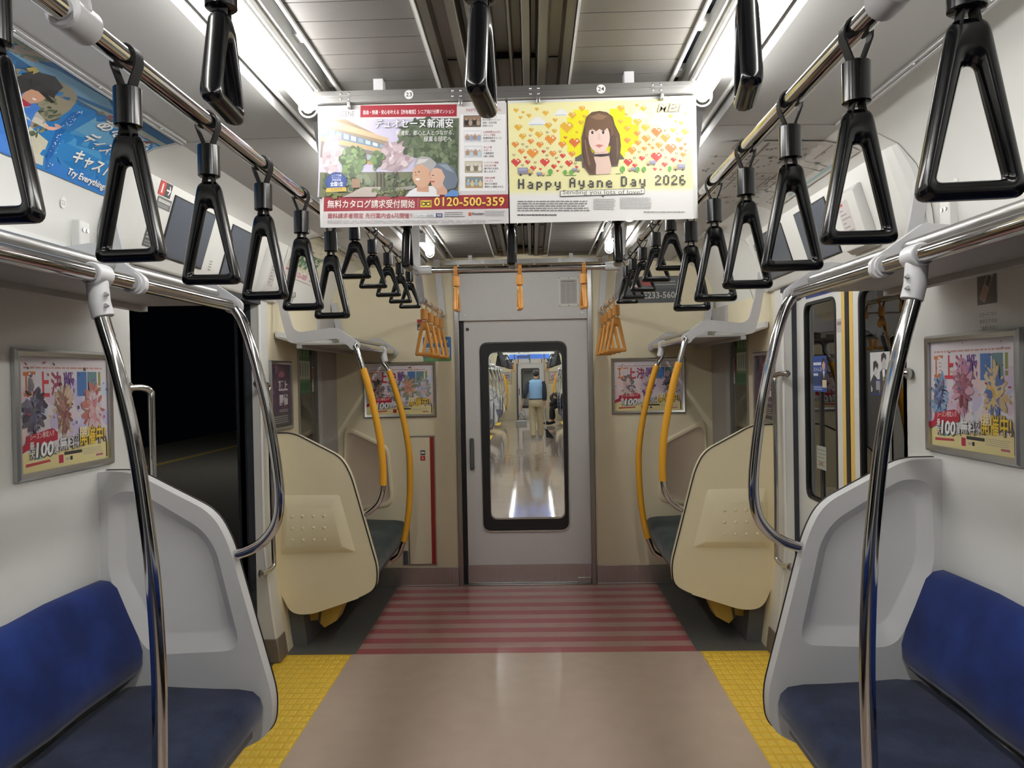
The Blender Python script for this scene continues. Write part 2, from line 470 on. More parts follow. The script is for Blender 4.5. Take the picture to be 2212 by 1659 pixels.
for side, s in (('left', -1), ('right', 1)):
    m = MB()
    m.strip(mir(WALL, s), YB, -.95, 0); m.strip(mir(WALL, s), 1.80, D0, 0)
    m.strip(mir(subprof(WALL, 0, .92), s), -.95, 1.80, 0); m.strip(mir(subprof(WALL, 1.72, 1.90), s), -.95, 1.80, 0)
    m.strip(mir(subprof(WALL, 1.885, 1.90), s), D0, D1, 0)
    m.strip(mir(WALL, s), D1, 4.06, 0)
    m.strip(mir(WALL, s), 4.06, 4.60, 1)
    m.strip(mir(subprof(WALL, 0, .95), s), 4.60, 4.99, 1)
    m.strip(mir(subprof(WALL, 1.70, 1.90), s), 4.60, 4.99, 1)
    m.strip(mir(WALL, s), 4.99, YE, 1)
    m.strip(mir(COVE, s), YB, YE, 0)
    m.box(s * 1.30, s * 1.352, YB, 2.5, 0, .10, 2)
    # jambs of the doorway
    m.box(s * 1.345, s * 1.47, D0 - .025, D0, 0, 1.90, 0)
    m.box(s * 1.385, s * 1.47, D1, D1 + .03, 0, 1.90, 3)
    m.box(s * 1.345, s * 1.47, D0, D1, 1.885, 1.90, 3)
    struct(m.build('wall_' + side, ['white', 'cream', 'undergrey', 'slot'], recalc=False))
    # window beside the end seats
    wd = struct(plate([(4.585, .93), (5.005, .93), (5.005, 1.715), (4.585, 1.715)], [rrect(4.61, .96, 4.98, 1.69, .04)], 'x', s * 1.338, s * 1.356).build('window_%d' % (1 if s < 0 else 2), 'alu'))
    g = MB().box(s * 1.350, s * 1.354, 4.60, 4.99, .95, 1.70); tag(g.build('pane', 'darkglass', wd), 'tinted window pane')
    wn = struct(plate([(-.97, .90), (1.82, .90), (1.82, 1.74), (-.97, 1.74)], [rrect(-.93, .95, .41, 1.69, .05), rrect(.45, .95, 1.78, 1.69, .05)], 'x', s * 1.337, s * 1.356).build('window_%d' % (3 if s < 0 else 4), 'alu'))
    tag(MB().box(s * 1.350, s * 1.354, -.95, 1.80, .92, 1.72).build('pane', 'darkglass', wn), 'tinted window pane')
    # rounded grey post by the corner
    struct(MB().prism(rpoly([(s * 1.349, 5.03), (s * 1.328, 5.05), (s * 1.31, 5.379), (s * 1.349, 5.379)], .01), 'z', .0, 1.90).build('trim_%d' % (1 if s < 0 else 2), 'shelf'))
    # door pillar with brown foot
    po = [(1.272, 0), (1.307, .28), (1.337, .60), (1.337, 1.90), (1.45, 1.90), (1.45, 0)]
    pl = struct(MB().prism(mir(po, s), 'y', D1 + .002, 4.065).build('trim_%d' % (3 if s < 0 else 4), 'white', bevel=.008))
    pf = MB().prism(mir([(1.267, 0.001), (1.283, .125), (1.44, .125), (1.44, 0.001)], s), 'y', D1 - .003, 4.07); pf.build('pillar_foot', 'brownkick', pl, bevel=.006)
    # door header box, leaning slightly
    hd = struct(MB().prism(mir([(1.32, 1.885), (1.222, 2.198), (1.30, 2.215), (1.36, 1.92), (1.36, 1.885)], s), 'y', 2.60, 4.10).build('trim_%d' % (5 if s < 0 else 6), 'white', bevel=.012))
    MB().box(s * 1.33, s * 1.45, D0, D1, 1.862, 1.886).build('door_gap', 'slot', hd)
    ck = MB()
    for ya, yb in ((2.605, 2.47), (4.095, 4.22)):
        fr_ = [(1.318, 1.888), (1.294, 1.965), (1.270, 2.042), (1.248, 2.112), (1.224, 2.190)]; bk = [(1.346, 1.90), (1.339, 1.97), (1.323, 2.04), (1.291, 2.115), (1.236, 2.182)]
        rows = []
        for t in (0, .25, .5, .75, 1):
            q = math.sin(t * PI / 2); rows.append([(s * (a + (c - a) * (1 - math.cos(t * PI / 2))), ya + (yb - ya) * q, b + (d - b) * (1 - math.cos(t * PI / 2))) for (a, b), (c, d) in zip(fr_, bk)])
        for r0, r1 in zip(rows, rows[1:]):
            for i in range(4): ck.quad(r0[i], r0[i + 1], r1[i + 1], r1[i])
    ck.build('rounded_cheek', 'white', hd, smooth=80)
    # under-seat heater panels
    m = MB(); m.prism(mir([(1.20, 0.001), (1.24, .37), (1.33, .37), (1.279, 0.001)], s), 'y', YB, 2.44); m.prism(mir([(1.20, 0.001), (1.24, .37), (1.33, .37), (1.279, 0.001)], s), 'y', 4.19, YE)
    struct(m.build('baseboard_' + side, 'undergrey'))
    # platform-side step / sill
    struct(MB().box(s * 1.30, s * 1.47, D0, D1, -.02, .001).build('trim_%d' % (7 if s < 0 else 8), 'kick'))

# ceiling
def ceiling(dy, y0, y1, step=.092):
    m = MB()
    for s in (-1, 1):
        m.strip([(s * x, z) for x, z in OUTER], y0 + dy, y1 + dy, 0)
        m.quad((s * .475, y0 + dy, 2.36), (s * .67, y0 + dy, 2.36), (s * .67, y1 + dy, 2.36), (s * .475, y1 + dy, 2.36), 4)
        m.box(s * .662, s * .67, y0 + dy, y1 + dy, 2.252, 2.36, 0)
        m.box(s * .470, s * .478, y0 + dy, y1 + dy, 2.292, 2.36, 5)      # bright edge bead
        m.box(s * .515, s * .53, y0 + dy, y1 + dy, 2.30, 2.345, 0)
        m.box(s * .53, s * .640, y0 + dy, y1 + dy, 2.288, 2.31, 0)      # lamp tray
        m.box(s * .640, s * .646, y0 + dy, y1 + dy, 2.274, 2.31, 5)
        m.box(s * .525, s * .531, y0 + dy, y1 + dy, 2.280, 2.31, 5)
        m.box(s * .184, s * .1875, y0 + dy, y1 + dy, 2.288, 2.33, 5)
        y = y0
        while y < y1:
            m.box(s * .188, s * .470, y + dy, min(y + step - .0035, y1) + dy, 2.30, 2.315, 1); y += step
        y = y0 + .1
        while y < y1:                                                   # bars across the air slot
            m.box(s * .478, s * .515, y + dy, min(y + .05, y1) + dy, 2.325, 2.345, 0); y += .30
        m.quad((s * .188, y0 + dy, 2.314), (s * .470, y0 + dy, 2.314), (s * .470, y1 + dy, 2.314), (s * .188, y1 + dy, 2.314), 3)
    m.quad((-.182, y0 + dy, 2.375), (.182, y0 + dy, 2.375), (.182, y1 + dy, 2.375), (-.182, y1 + dy, 2.375), 2)
    prof = [(.182, 2.318), (.160, 2.318), (.152, 2.335), (.125, 2.335), (.116, 2.302), (.096, 2.302), (.088, 2.345), (.078, 2.345), (.073, 2.306), (.056, 2.306), (.050, 2.348), (.030, 2.348), (.026, 2.318), (.020, 2.318), (.016, 2.35), (0, 2.35)]
    for s in (-1, 1): m.strip([(s * x, z) for x, z in prof], y0 + dy, y1 + dy, 2)
    y = y0 + .42
    while y < y1:
        m.box(-.15, .15, y + dy, y + .004 + dy, 2.332, 2.36, 3); y += .78
    return m
struct(ceiling(0, YB, YE).build('ceiling', ['ceil', 'slat', 'duct', 'dark', 'slot', 'white'], recalc=False))

sm = MB()
for s in (-1, 1):
    for y in (.9, 2.465, 4.225):
        pr = [(s * (x - .0015), z - .0018) for x, z in (WALL[-2:] + COVE[1:] + OUTER[1:])][1:]
        sm.strip(pr, y, y + .0028)
struct(sm.build('trim_17', 'slot', recalc=False))
# walls that close the car
def outline():
    L = [(-x, z) for x, z in WALL + COVE[1:]] + [(-1.05, 2.246), (-.67, 2.252), (-.67, 2.38)]
    return L + [(-x, z) for x, z in reversed(L)]
end = plate(outline(), [[(-.458, -.0005 + .001), (.472, .0005), (.472, 2.20), (-.458, 2.20)]], 'y', YE, YE + .03)
struct(end.build('wall_far', 'cream'))
struct(MB().prism(outline(), 'y', YB - .03, YB).build('wall_behind', 'plategrey'))

def end_door(dy, n0):
    """silver end door with its frame; dy shifts it along the train"""
    y = YE + dy
    fr = MB()
    for a, b in ((-.475, -.442), (.457, .49)): fr.box(a, b, y - .012, y + .06, 0, 2.235)
    fr.box(-.475, .49, y - .012, y + .07, 0, .006)
    struct(fr.build('trim_%d' % n0, 'alu', bevel=.003))
    lt = MB().box(-.442, .457, y + .002, y + .03, 1.866, 2.19); lt.box(-.442, .457, y - .004, y + .03, 1.858, 1.872)
    ld = struct(lt.build('trim_%d' % (n0 + 1), 'doorgrey', bevel=.003))
    sc = MB()
    for x in (-.40, .42): sc.tube([(x, y + .002, 1.90), (x, y - .006, 1.90)], .008, 10)
    sc.build('screw', 'satin', ld)
    struct(MB().box(-.442, -.41, y + .02, y + .06, 0, 1.866).build('trim_%d' % (n0 + 2), 'dark'))
    hole = rrect(-.299, .377, .305, 1.698, .06)
    d = struct(plate([(-.417, .012), (.457, .012), (.457, 1.862), (-.417, 1.862)], [hole], 'y', y + .022, y + .05).build('door_1' if dy == 0 else 'door_6', 'doorgrey'))
    inn = rrect(-.243, .462, .277, 1.640, .05)
    plate(inset(hole, (.003, 1.04), 1.0), [inn], 'y', y + .018, y + .046).build('window_gasket', 'rubber', d)
    plate(inset(hole, (.003, 1.04), 1.012), [inset(hole, (.003, 1.04), .997)], 'y', y + .014, y + .03).build('window_bead', 'chrome', d)
    plate(inset(inn, (.017, 1.05), 1.006), [inset(inn, (.017, 1.05), .988)], 'y', y + .0155, y + .03).build('inner_bead', 'chrome', d)
    MB().box(-.26, .29, y + .030, y + .034, .45, 1.65).build('pane', 'glass', d)
    k = MB().box(-.412, .454, y + .017, y + .024, .012, .137)
    for x in (-.40, .02, .44):
        for z in (.028, .122): k.tube([(x, y + .02, z), (x, y + .013, z)], .004, 8)
    k.build('kick_plate', 'kick', d)
    h = MB().box(-.383, -.354, y - .005, y + .022, .815, 1.035); h.build('door_handle', 'plategrey', d, bevel=.008)
    lk = MB().tube([(-.385, y + .022, 1.80), (-.385, y + .014, 1.80)], .011, 14); lk.build('lock', 'rubber', d)
    MB().box(.36, .452, y + .006, y + .022, .006, .045).build('latch_plate', 'kick', d, bevel=.003)
    return d
end_door(0, 9)
b = MB()
for a, c in ((-1.285, -.478), (.493, 1.285)):
    b.box(a, c, YE - .008, YE + .001, 0, .131)
    b.box(a, c, YE - .011, YE, 0, .008)
    for k in range(4):
        for z in (.03, .105):
            x = a + .03 + (c - a - .06) * k / 3; b.tube([(x, YE - .007, z), (x, YE - .012, z)], .0045, 8)
struct(b.build('baseboard_far', 'kick', bevel=.001))

# moulded insets on the end wall above the end seats
for s in (-1, 1):
    o = rpoly([(s * 1.265, 1.145), (s * .955, .99), (s * .925, .57), (s * 1.215, .53), (s * 1.285, .70)], [.07, .06, .07, .06, .08], 7)
    c = (s * 1.10, .82)
    L = [[(x, YE + .001, z) for x, z in inset(o, c, 1.02)], [(x, YE - .012, z) for x, z in inset(o, c, .985)], [(x, YE - .014, z) for x, z in inset(o, c, .95)], [(x, YE - .012, z) for x, z in inset(o, c, .885)]]
    ob = MB().loft(L, cap1=False).build('trim_%d' % (12 if s < 0 else 13), 'cream_part', smooth=50); struct(ob)
    L = [[(x, YE - .0118, z) for x, z in inset(o, c, .886)], [(x, YE - .002, z) for x, z in inset(o, c, .83)]]
    MB().loft(L).build('inset_face', 'cream_dark', ob, smooth=50)

# ------------------------------------------------------------------ side doors
def door_leaf(name, s, y0, y1, x0, x1, hy0, hy1, seam):
    d = struct(plate([(y0, .004), (y1, .004), (y1, 1.88), (y0, 1.88)], [rrect(hy0, .85, hy1, 1.79, .055)], 'x', s * x0, s * x1).build(name, 'white'))
    hole = rrect(hy0, .85, hy1, 1.79, .055); c = ((hy0 + hy1) / 2, 1.32)
    plate(rrect(hy0 - .007, .843, hy1 + .007, 1.797, .058), [rrect(hy0 + .007, .857, hy1 - .007, 1.783, .05)], 'x', s * (x0 - .004), s * (x0 + .012)).build('window_gasket', 'rubber', d)
    MB().box(s * (x0 + .008), s * (x0 + .012), hy0 - .01, hy1 + .01, .84, 1.80).build('pane', 'darkglass', d)
    e = seam; t = 1 if y0 < e - .1 else -1                    # seam edge of this leaf
    MB().box(s * (x0 - .003), s * (x1), e, e - t * .020, .004, 1.88).build('rubber_edge', 'rubber', d)
    MB().box(s * (x0 - .0012), s * x0, e - t * .023, e - t * .060, .004, 1.88).build('yellow_strip', 'yellow', d)
    lb = MB().tube([(s * (x0 - .001), e - t * .085, 1.845), (s * (x0 - .006), e - t * .085, 1.845)], .006, 10); lb.build('hook', 'satin', d)
    return d
ym = (D0 + D1) / 2
door_leaf('door_2', 1, ym, D1 + .02, 1.41, 1.438, ym + .125, ym + .508, ym)
door_leaf('door_3', 1, D0 - .02, ym, 1.41, 1.438, ym - .508, ym - .125, ym)
door_leaf('door_4', -1, D1 - .022, D1 + .60, 1.42, 1.445, D1 + .10, D1 + .47, D1 - .022)
door_leaf('door_5', -1, D0 - .60, D0 + .02, 1.42, 1.445, D0 - .50, D0 - .10, D0 + .02)
m = MB(); m.box(1.445, 1.50, D0 - .7, D1 + .7, 0, 2.0); 
struct(m.build('trim_14', 'dark'))

# the station platform outside the open door
m = MB(); m.box(-9.0, -1.56, -8, 24, -.10, -.045, 0); m.box(-6.95, -6.75, -8, 24, -.0452, -.043, 1)
struct(m.build('floor_platform', ['asphalt', 'platline'], smooth=0))

# ------------------------------------------------------------------ lamps
def lamp(x, y0, y1, label, m='tube', z=2.232):
    t = empty('fluorescent_lamp', (x, (y0 + y1) / 2, z), 0, label, 'lamp')
    h = (y1 - y0) / 2
    MB().tube([(0, -h, 0), (0, h, 0)], .0162, 12).build('tube', m, t)
    for q in (-1, 1):
        e = MB(); ring = [(.026 * math.cos(a), q * (h + .004), .026 * math.sin(a)) for a in [PI + PI * k / 12 for k in range(13)]]
        e.tube([(-.026, q * (h + .004), .05)] + ring + [(.026, q * (h + .004), .05)], .003, 8)
        e.box(-.026, .026, q * (h + .002), q * (h + .012), -.004, .05)
        e.build('end_holder', 'clamp', t)
    MB().box(-.018, .018, -h, h, .040, .058).build('fixture', 'white', t)
    return t
for s, nm in ((-1, 'left'), (1, 'right')):
    lamp(s * .55, 1.10, 2.15, 'lit fluorescent tube on the %s of the ceiling, ending beside the hanging posters' % nm)
    lamp(s * .55, -.28, .92, 'lit fluorescent tube on the %s of the ceiling, above the camera' % nm)
    lamp(s * .55, -1.65, -.42, 'lit fluorescent tube on the %s of the ceiling, behind the camera' % nm)
    lamp(s * .55, 2.60, 3.75, 'lit fluorescent tube on the %s of the ceiling, just beyond the hanging posters' % nm)
    lamp(s * .55, 4.335, 4.72, 'short lit tube on the %s of the ceiling, near the end wall' % nm, 'tube3')

# ================================================================== FURNITURE
OUT = rpoly([(1.345, 1.183), (1.235, 1.183), (.975, 1.045), (.925, .95), (.79, .44), (.80, .33), (.88, .285), (1.165, .192), (1.27, .20), (1.345, .36)],
            [.005, .05, .09, .08, .07, .06, .06, .05, .06, .02], 6)
REC = rpoly([(1.312, 1.11), (1.225, 1.125), (1.01, .995), (.965, .93), (.89, .60), (1.195, .588), (1.318, .845)], [.04, .06, .05, .06, .06, .06, .05], 6)
REI = rpoly([(1.285, 1.075), (1.222, 1.09), (1.03, .97), (.995, .915), (.93, .648), (1.175, .642), (1.282, .855)], [.04, .05, .04, .05, .05, .05, .05], 6)
def sgn(p, s): return [(s * a, b) for a, b in p]
def partition(s, yd, ys, m, label, group=None):
    """end screen of a bench: yd door side, ys seat side"""
    d = 1 if yd > ys else -1
    mid = ys + d * .042
    b = plate(sgn(OUT, s), [sgn(REC, s)], 'y', ys, mid)
    b.prism(sgn(OUT, s), 'y', mid, yd)
    b.loft([[(x, ys, z) for x, z in sgn(REC, s)], [(x, ys + d * .034, z) for x, z in sgn(REI, s)], [(x, ys + d * .038, z) for x, z in inset(sgn(REI, s), (s * 1.11, .86), .965)]])
    o = b.build('seat_partition', m, bevel=.006, smooth=40)
    tag(o, label, 'partition', group)
    a = rpoly([(s * 1.300, .845), (s * .990, .842), (s * .908, .532), (s * 1.316, .524)], .012, 3); c = (s * 1.13, .68)
    i = rpoly([(s * 1.270, .780), (s * 1.025, .777), (s * .968, .566), (s * 1.282, .562)], .012, 3)
    r = MB(); r.loft([[(x, yd, z) for x, z in a], [(x, yd + d * .032, z) for x, z in i]])
    for zi in range(3):
        for k in range(4):
            r.ball((s * (1.242 - .058 * k), yd + d * .032, .735 - .064 * zi), .009, 1, .6, 1, 6)
    r.build('raised_pad', m, o, smooth=40)
    e = [(s * x, yd + d * .001, z) for x, z in OUT if z > .30 or x < .9]
    e = [p for p in e if not (p[2] < .40 and abs(p[0]) > 1.2)]
    MB().tube(e, .0035, 8).build('edge_trim', 'rubber', o)
    return o
PN = partition(-1, 2.495, 2.445, 'grey_white', 'pale grey seat partition at the far end of the left blue bench')
partition(1, 2.495, 2.445, 'grey_white', 'pale grey seat partition at the far end of the right blue bench')
partition(-1, 4.125, 4.175, 'cream_part', 'cream seat partition beyond the open left doorway, with a raised pad of dots')
partition(1, 4.125, 4.175, 'cream_part', 'cream seat partition beyond the closed right doors, with a raised pad of dots')

CUSH = [(1.262, .492), (1.20, .497), (1.10, .490), (.98, .484), (.90, .482), (.85, .474), (.826, .452), (.818, .42), (.822, .385), (.845, .362), (.95, .358), (1.262, .358)]
BACK = [(1.336, .842), (1.312, .838), (1.288, .815), (1.252, .725), (1.222, .655), (1.208, .605), (1.210, .562), (1.228, .532), (1.258, .518), (1.326, .522)]
def bench(s, y0, y1, cm, bm, label, group=None):
    t = empty('bench', (s * 1.08, (y0 + y1) / 2, 0), 0, label, 'seat', group)
    def put(pr, name, m):
        b = MB(); n = len(pr); L = []
        ys = [y0, y0 + .012] + [y0 + (y1 - y0) * k / 24 for k in range(1, 24)] + [y1 - .012, y1]
        c = (sum(p[0] for p in pr) / n, sum(p[1] for p in pr) / n)
        for j, y in enumerate(ys):
            k = .975 if j in (0, len(ys) - 1) else 1.0
            q = inset(pr, c, k)
            L.append([(s * x - s * 1.08, y - (y0 + y1) / 2, z + (.004 * math.sin((y - y0) * 2 * PI / .46) if z > .45 else 0)) for x, z in q])
        b.loft(L, cap0=True, cap1=True)
        return b.build(name, m, t, smooth=50)
    put(CUSH, 'seat_cushion', cm); put(BACK, 'backrest', bm)
    f = MB(); f.prism([(s * (x - 1.08), z) for x, z in [(.85, .33), (.85, .36), (1.262, .36), (1.262, .33)]], 'y', y0 - (y0 + y1) / 2 + .02, y1 - (y0 + y1) / 2 - .02)
    f.build('seat_pan', 'undergrey', t)
    return t
BN = bench(-1, -1.15, 2.44, 'blueseat', 'blueback', 'long bench with navy seat and royal blue back along the left wall')
bench(1, -1.15, 2.44, 'blueseat', 'blueback', 'long bench with navy seat and royal blue back along the right wall')
BG = bench(-1, 4.185, 5.30, 'greenseat', 'greenseat', 'short dark green bench by the end wall on the left')
bench(1, 4.185, 5.30, 'greenseat', 'greenseat', 'short dark green bench by the end wall on the right')
for s, nm in ((-1, 'left'), (1, 'right')):
    b = MB(); x = lambda v: s * v
    b.prism([(x(1.035), .327), (x(1.02), .20), (x(1.055), .115), (x(1.13), .072), (x(1.155), .10), (x(1.12), .327)], 'y', 4.27, 4.40, 0)
    b.prism([(x(1.135), .327), (x(1.165), .112), (x(1.215), .105), (x(1.25), .327)], 'y', 4.29, 4.42, 0)
    br = b.build('bench_bracket', 'yellowcast', bevel=.006)
    tag(br, 'angular yellow bracket hanging under the short %s bench by the end wall' % nm, 'bracket')
    MB().prism([(x(1.12), .327), (x(1.155), .10), (x(1.168), .10), (x(1.136), .327)], 'y', 4.285, 4.41).build('bracket_bolt_bar', 'undergrey', br)

# ------------------------------------------------------------------ luggage racks
BRK = [(1.335, 2.0), (1.300, 1.80), (1.268, 1.682), (1.245, 1.668), (.992, 1.692), (.908, 1.626), (.890, 1.622), (.874, 1.634), (.873, 1.660), (.884, 1.672), (1.000, 1.752), (1.202, 1.728), (1.236, 1.748), (1.272, 1.88), (1.290, 2.0)]
BRK_LOW = [(1.300, 1.78), (1.268, 1.682)] + BRK[3:-2] + [(1.250, 1.78)]
def rack(s, y0, y1, z, brackets, joints, label, group=None):
    dz = z - 1.651
    t = empty('luggage_rack', (s * .91, (y0 + y1) / 2, z), 0, label, 'rack', group)
    O = (s * .91, (y0 + y1) / 2, z)
    sh = lambda p: (p[0] - O[0], p[1] - O[1], p[2] - O[2])
    def bd(b, name, m, **k):
        b.v = [sh(p) for p in b.v]; return b.build(name, m, t, **k)
    bd(MB().tube([(s * .905, y0, z), (s * .905, y1, z)], .0185, 18), 'front_pipe', 'chrome')
    for ya, yb in zip([y0] + brackets, brackets + [y1]):
        if yb - ya > .1:
            bd(MB().tube([(s * .962, ya + .012, z + .042), (s * .962, yb - .012, z + .042)], .0175, 16), 'upper_pipe', 'satin')
    b = MB(); b.prism([(s * .935, z + .012), (s * 1.20, z + .018), (s * 1.338, z + .060), (s * 1.338, z + .050), (s * 1.20, z + .006), (s * .935, z + .004)], 'y', y0, y1)
    b.box(s * 1.19, s * 1.22, y0, y1, z - .012, z + .010)
    bd(b, 'shelf', 'shelf', bevel=.002)
    bd(MB().box(s * 1.315, s * 1.338, y0, y1, z + .05, z + .085), 'rear_rail', 'white', bevel=.004)
    for y in brackets:
        tall = y == brackets[-1] or z < 1.7
        b = MB(); b.prism([(s * x, q + dz) for x, q in rpoly(BRK if tall else BRK_LOW, [.002, .05, .03, .02, .03, .012, .012, .012, .012, .012, .03, .03, .03, .05, .002] if tall else .01, 4)], 'y', y - .009, y + .009)
        b.tube([(s * .905, y - .016, z), (s * .905, y + .016, z)], .0255, 20)
        bd(b, 'side_bracket', 'clamp', bevel=.003)
    for y in joints:
        b = MB().tube([(s * .905, y - .028, z), (s * .905, y + .028, z)], .026, 20)
        bd(b, 'joint_sleeve', 'clamp', bevel=.003)
    return t
rack(-1, -1.1, 2.49, 1.713, [-.4, 1.86, 2.483], [1.70], 'steel luggage rack above the left blue bench')
rack(1, -1.1, 2.49, 1.713, [-.4, 1.86, 2.483], [1.70], 'steel luggage rack above the right blue bench')
rack(-1, 4.17, 5.375, 1.651, [4.178, 5.355], [4.96], 'steel luggage rack above the short bench in the far left corner')
rack(1, 4.17, 5.375, 1.651, [4.178, 5.355], [4.96], 'steel luggage rack above the short bench in the far right corner')
for s, nm in ((-1, 'left'), (1, 'right')):
    b = MB().box(s * 1.345, s * 1.315, 2.33, 2.385, 1.80, 1.975)
    o = b.build('rack_mount', 'white', bevel=.004); tag(o, 'white rack mounting block with two screws on the %s wall' % nm, 'bracket')
    q = MB()
    for y in (2.347, 2.368): q.tube([(s * 1.317, y, 1.945), (s * 1.311, y, 1.945)], .006, 10)
    q.build('screw', 'satin', o)

# ------------------------------------------------------------------ grab poles
def mirp(pts, s, y): return [(s * x, y, z) for x, z in pts]
POLE = [(.907, 1.665), (.898, 1.62), (.867, 1.507), (.832, 1.343), (.8085, 1.163), (.795, 1.02), (.788, .865), (.787, .76), (.790, .60), (.793, .47), (.80, .38), (.83, .31), (.885, .29)]
def pole(s, y, label, group=None, z=1.713):
    t = empty('grab_pole', (s * .907, y, z), 0, label, 'pole', group)
    O = Vector((s * .907, y, z))
    P = [p - O for p in bez(mirp(POLE, s, y), 6)]
    MB().tube(P, .0168, 16).build('curved_pole', 'chrome', t)
    c = MB().tube([(0, 0, -.005), Vector((s * .902, y, z - .062)) - O, Vector((s * .8935, y, z - .095)) - O], .0235, 18)
    c = c.build('collar', 'clamp', t, bevel=.002)
    for k in range(2): MB().tube([Vector((s * .88, y - .005, z - .045 - .025 * k)) - O, Vector((s * .875, y - .0235, z - .045 - .025 * k)) - O], .004, 8).build('screw', 'satin', c)
    return t
PO = pole(-1, 1.70, 'curved chrome pole rising from the front of the left blue bench')
pole(1, 1.70, 'curved chrome pole rising from the front of the right blue bench')
EPOLE = [(.905, 1.713), (.895, 1.70), (.870, 1.658), (.841, 1.565), (.800, 1.388), (.772, 1.203), (.764, 1.085), (.778, 1.003), (.818, .948), (.868, .918), (.932, .897)]
def endpole(s, y, label, group=None):
    t = tag(MB().tube(bez(mirp(EPOLE, s, y), 7), .0168, 16).build('end_pole', 'chrome', loc=(s * .905, y, 1.713)), label, 'pole', group)
    MB().tube([(s * .03, 0, -.817), (s * .012, 0, -.809)], .022, 14).build('end_fitting', 'satin', t)
    return t
EP = endpole(-1, 2.472, 'chrome hook-shaped pole between the left luggage rack and the left grey partition')
endpole(1, 2.472, 'chrome hook-shaped pole between the right luggage rack and the right grey partition')
GP1 = [(.90, 1.651), (.892, 1.640), (.872, 1.575), (.824, 1.41), (.780, 1.195), (.762, 1.055), (.758, .90), (.779, .806), (.832, .747), (.925, .700)]
GP2 = [(.903, 1.60), (.894, 1.565), (.858, 1.50), (.790, 1.265), (.750, 1.05), (.738, .875), (.750, .634), (.778, .45), (.800, .378), (.826, .318), (.875, .282)]
def goldpole(s, y, pts, za, zb, col, label, group=None):
    o0 = (s * .90, y, 1.651)
    P = bez(mirp(pts, s, y), 8)
    b = MB().tube(P, .0155, 14)
    o = tag(b.build('grab_pole', 'chrome', loc=o0), label, 'pole', group)
    G = [p for p in P if za < p.z < zb]
    g = MB().tube([p - Vector(o0) for p in G], .0195, 16); g.build('yellow_grip', 'grip', o)
    if col:
        c = MB().tube([(0, 0, -.005), (s * -.006, 0, -.05), (s * -.012, 0, -.078)], .0225, 16); c.build('collar', 'clamp', o, bevel=.002)
    return o
GA = goldpole(-1, 4.165, GP1, .885, 1.535, False, 'yellow padded pole by the left cream partition, nearer of the left pair')
goldpole(1, 4.165, GP1, .885, 1.535, False, 'yellow padded pole by the right cream partition, nearer of the right pair')
GB = goldpole(-1, 4.96, GP2, .40, 1.525, True, 'yellow padded pole at the end of the short left bench, farther of the left pair')
goldpole(1, 4.96, GP2, .40, 1.525, True, 'yellow padded pole at the end of the short right bench, farther of the right pair')

def handrail(s, y, dy, label):
    p = [(s * 1.337, y - dy, 1.452), (s * 1.315, y - dy * .4, 1.452), (s * 1.302, y, 1.435), (s * 1.300, y, 1.38), (s * 1.300, y, .95), (s * 1.297, y, .56), (s * 1.297, y, .51), (s * 1.305, y - dy * .4, .492), (s * 1.325, y - dy, .490)]
    b = MB().tube(bez(p, 5), .0125, 14)
    o = tag(b.build('door_handrail', 'chrome', loc=(s * 1.337, y, .49)), label, 'handrail')
    f = MB()
    for z in (1.452 - .49, 0): f.tube([(0, -dy, z), (-s * .010, -dy, z)], .019, 16)
    f.build('flange', 'satin', o)
handrail(-1, 3.955, .10, 'chrome handrail on the white pillar beyond the open left doorway')
handrail(1, 3.955, .10, 'chrome handrail on the white pillar beyond the closed right doors')
handrail(-1, 2.715, .085, 'chrome handrail at the near edge of the open left doorway')
handrail(1, 2.715, .085, 'chrome handrail at the near edge of the closed right doors')

# ------------------------------------------------------------------ strap rails
def rail(s, y0, y1, z, struts, label, m='chrome', mid=()):
    t = empty('strap_rail', (s * .549, (y0 + y1) / 2, z), 0, label, 'rail')
    yc = (y0 + y1) / 2
    MB().tube([(0, y0 - yc, 0), (0, y1 - yc, 0)], .0165, 18).build('pipe', m, t)
    for y in struts:
        b = MB().tube([(0, y - yc - .031, 0), (0, y - yc - .027, 0), (0, y - yc + .027, 0), (0, y - yc + .031, 0)], [.022, .025, .025, .022], 22)
        b.build('clamp', 'clamp', t)
        q = MB(); x2 = s * .045
        q.add([(-.024, y - yc - .004, .01), (.024, y - yc - .004, .01), (x2 + .024, y - yc - .004, 2.29 - z), (x2 - .024, y - yc - .004, 2.29 - z),
               (-.024, y - yc + .004, .01), (.024, y - yc + .004, .01), (x2 + .024, y - yc + .004, 2.29 - z), (x2 - .024, y - yc + .004, 2.29 - z)],
              [(0, 3, 2, 1), (4, 5, 6, 7), (0, 1, 5, 4), (1, 2, 6, 5), (2, 3, 7, 6), (3, 0, 4, 7)])
        q.build('strut', 'clamp', t, bevel=.002)
    return t
RL = rail(-1, -1.2, 2.465, 1.966, [-.35, 1.036, 2.437], 'chrome strap rail above the left blue bench')
rail(1, -1.2, 2.465, 1.966, [-.35, 1.036, 2.437], 'chrome strap rail above the right blue bench')
RD = rail(-1, 2.535, 4.098, 2.045, [], 'chrome strap rail above the open left doorway')
rail(1, 2.535, 4.098, 2.045, [], 'chrome strap rail above the closed right doors')
RG = rail(-1, 4.27, 5.35, 1.903, [], 'short strap rail with orange straps on the far left')
rail(1, 4.27, 5.35, 1.903, [], 'short strap rail with orange straps on the far right')
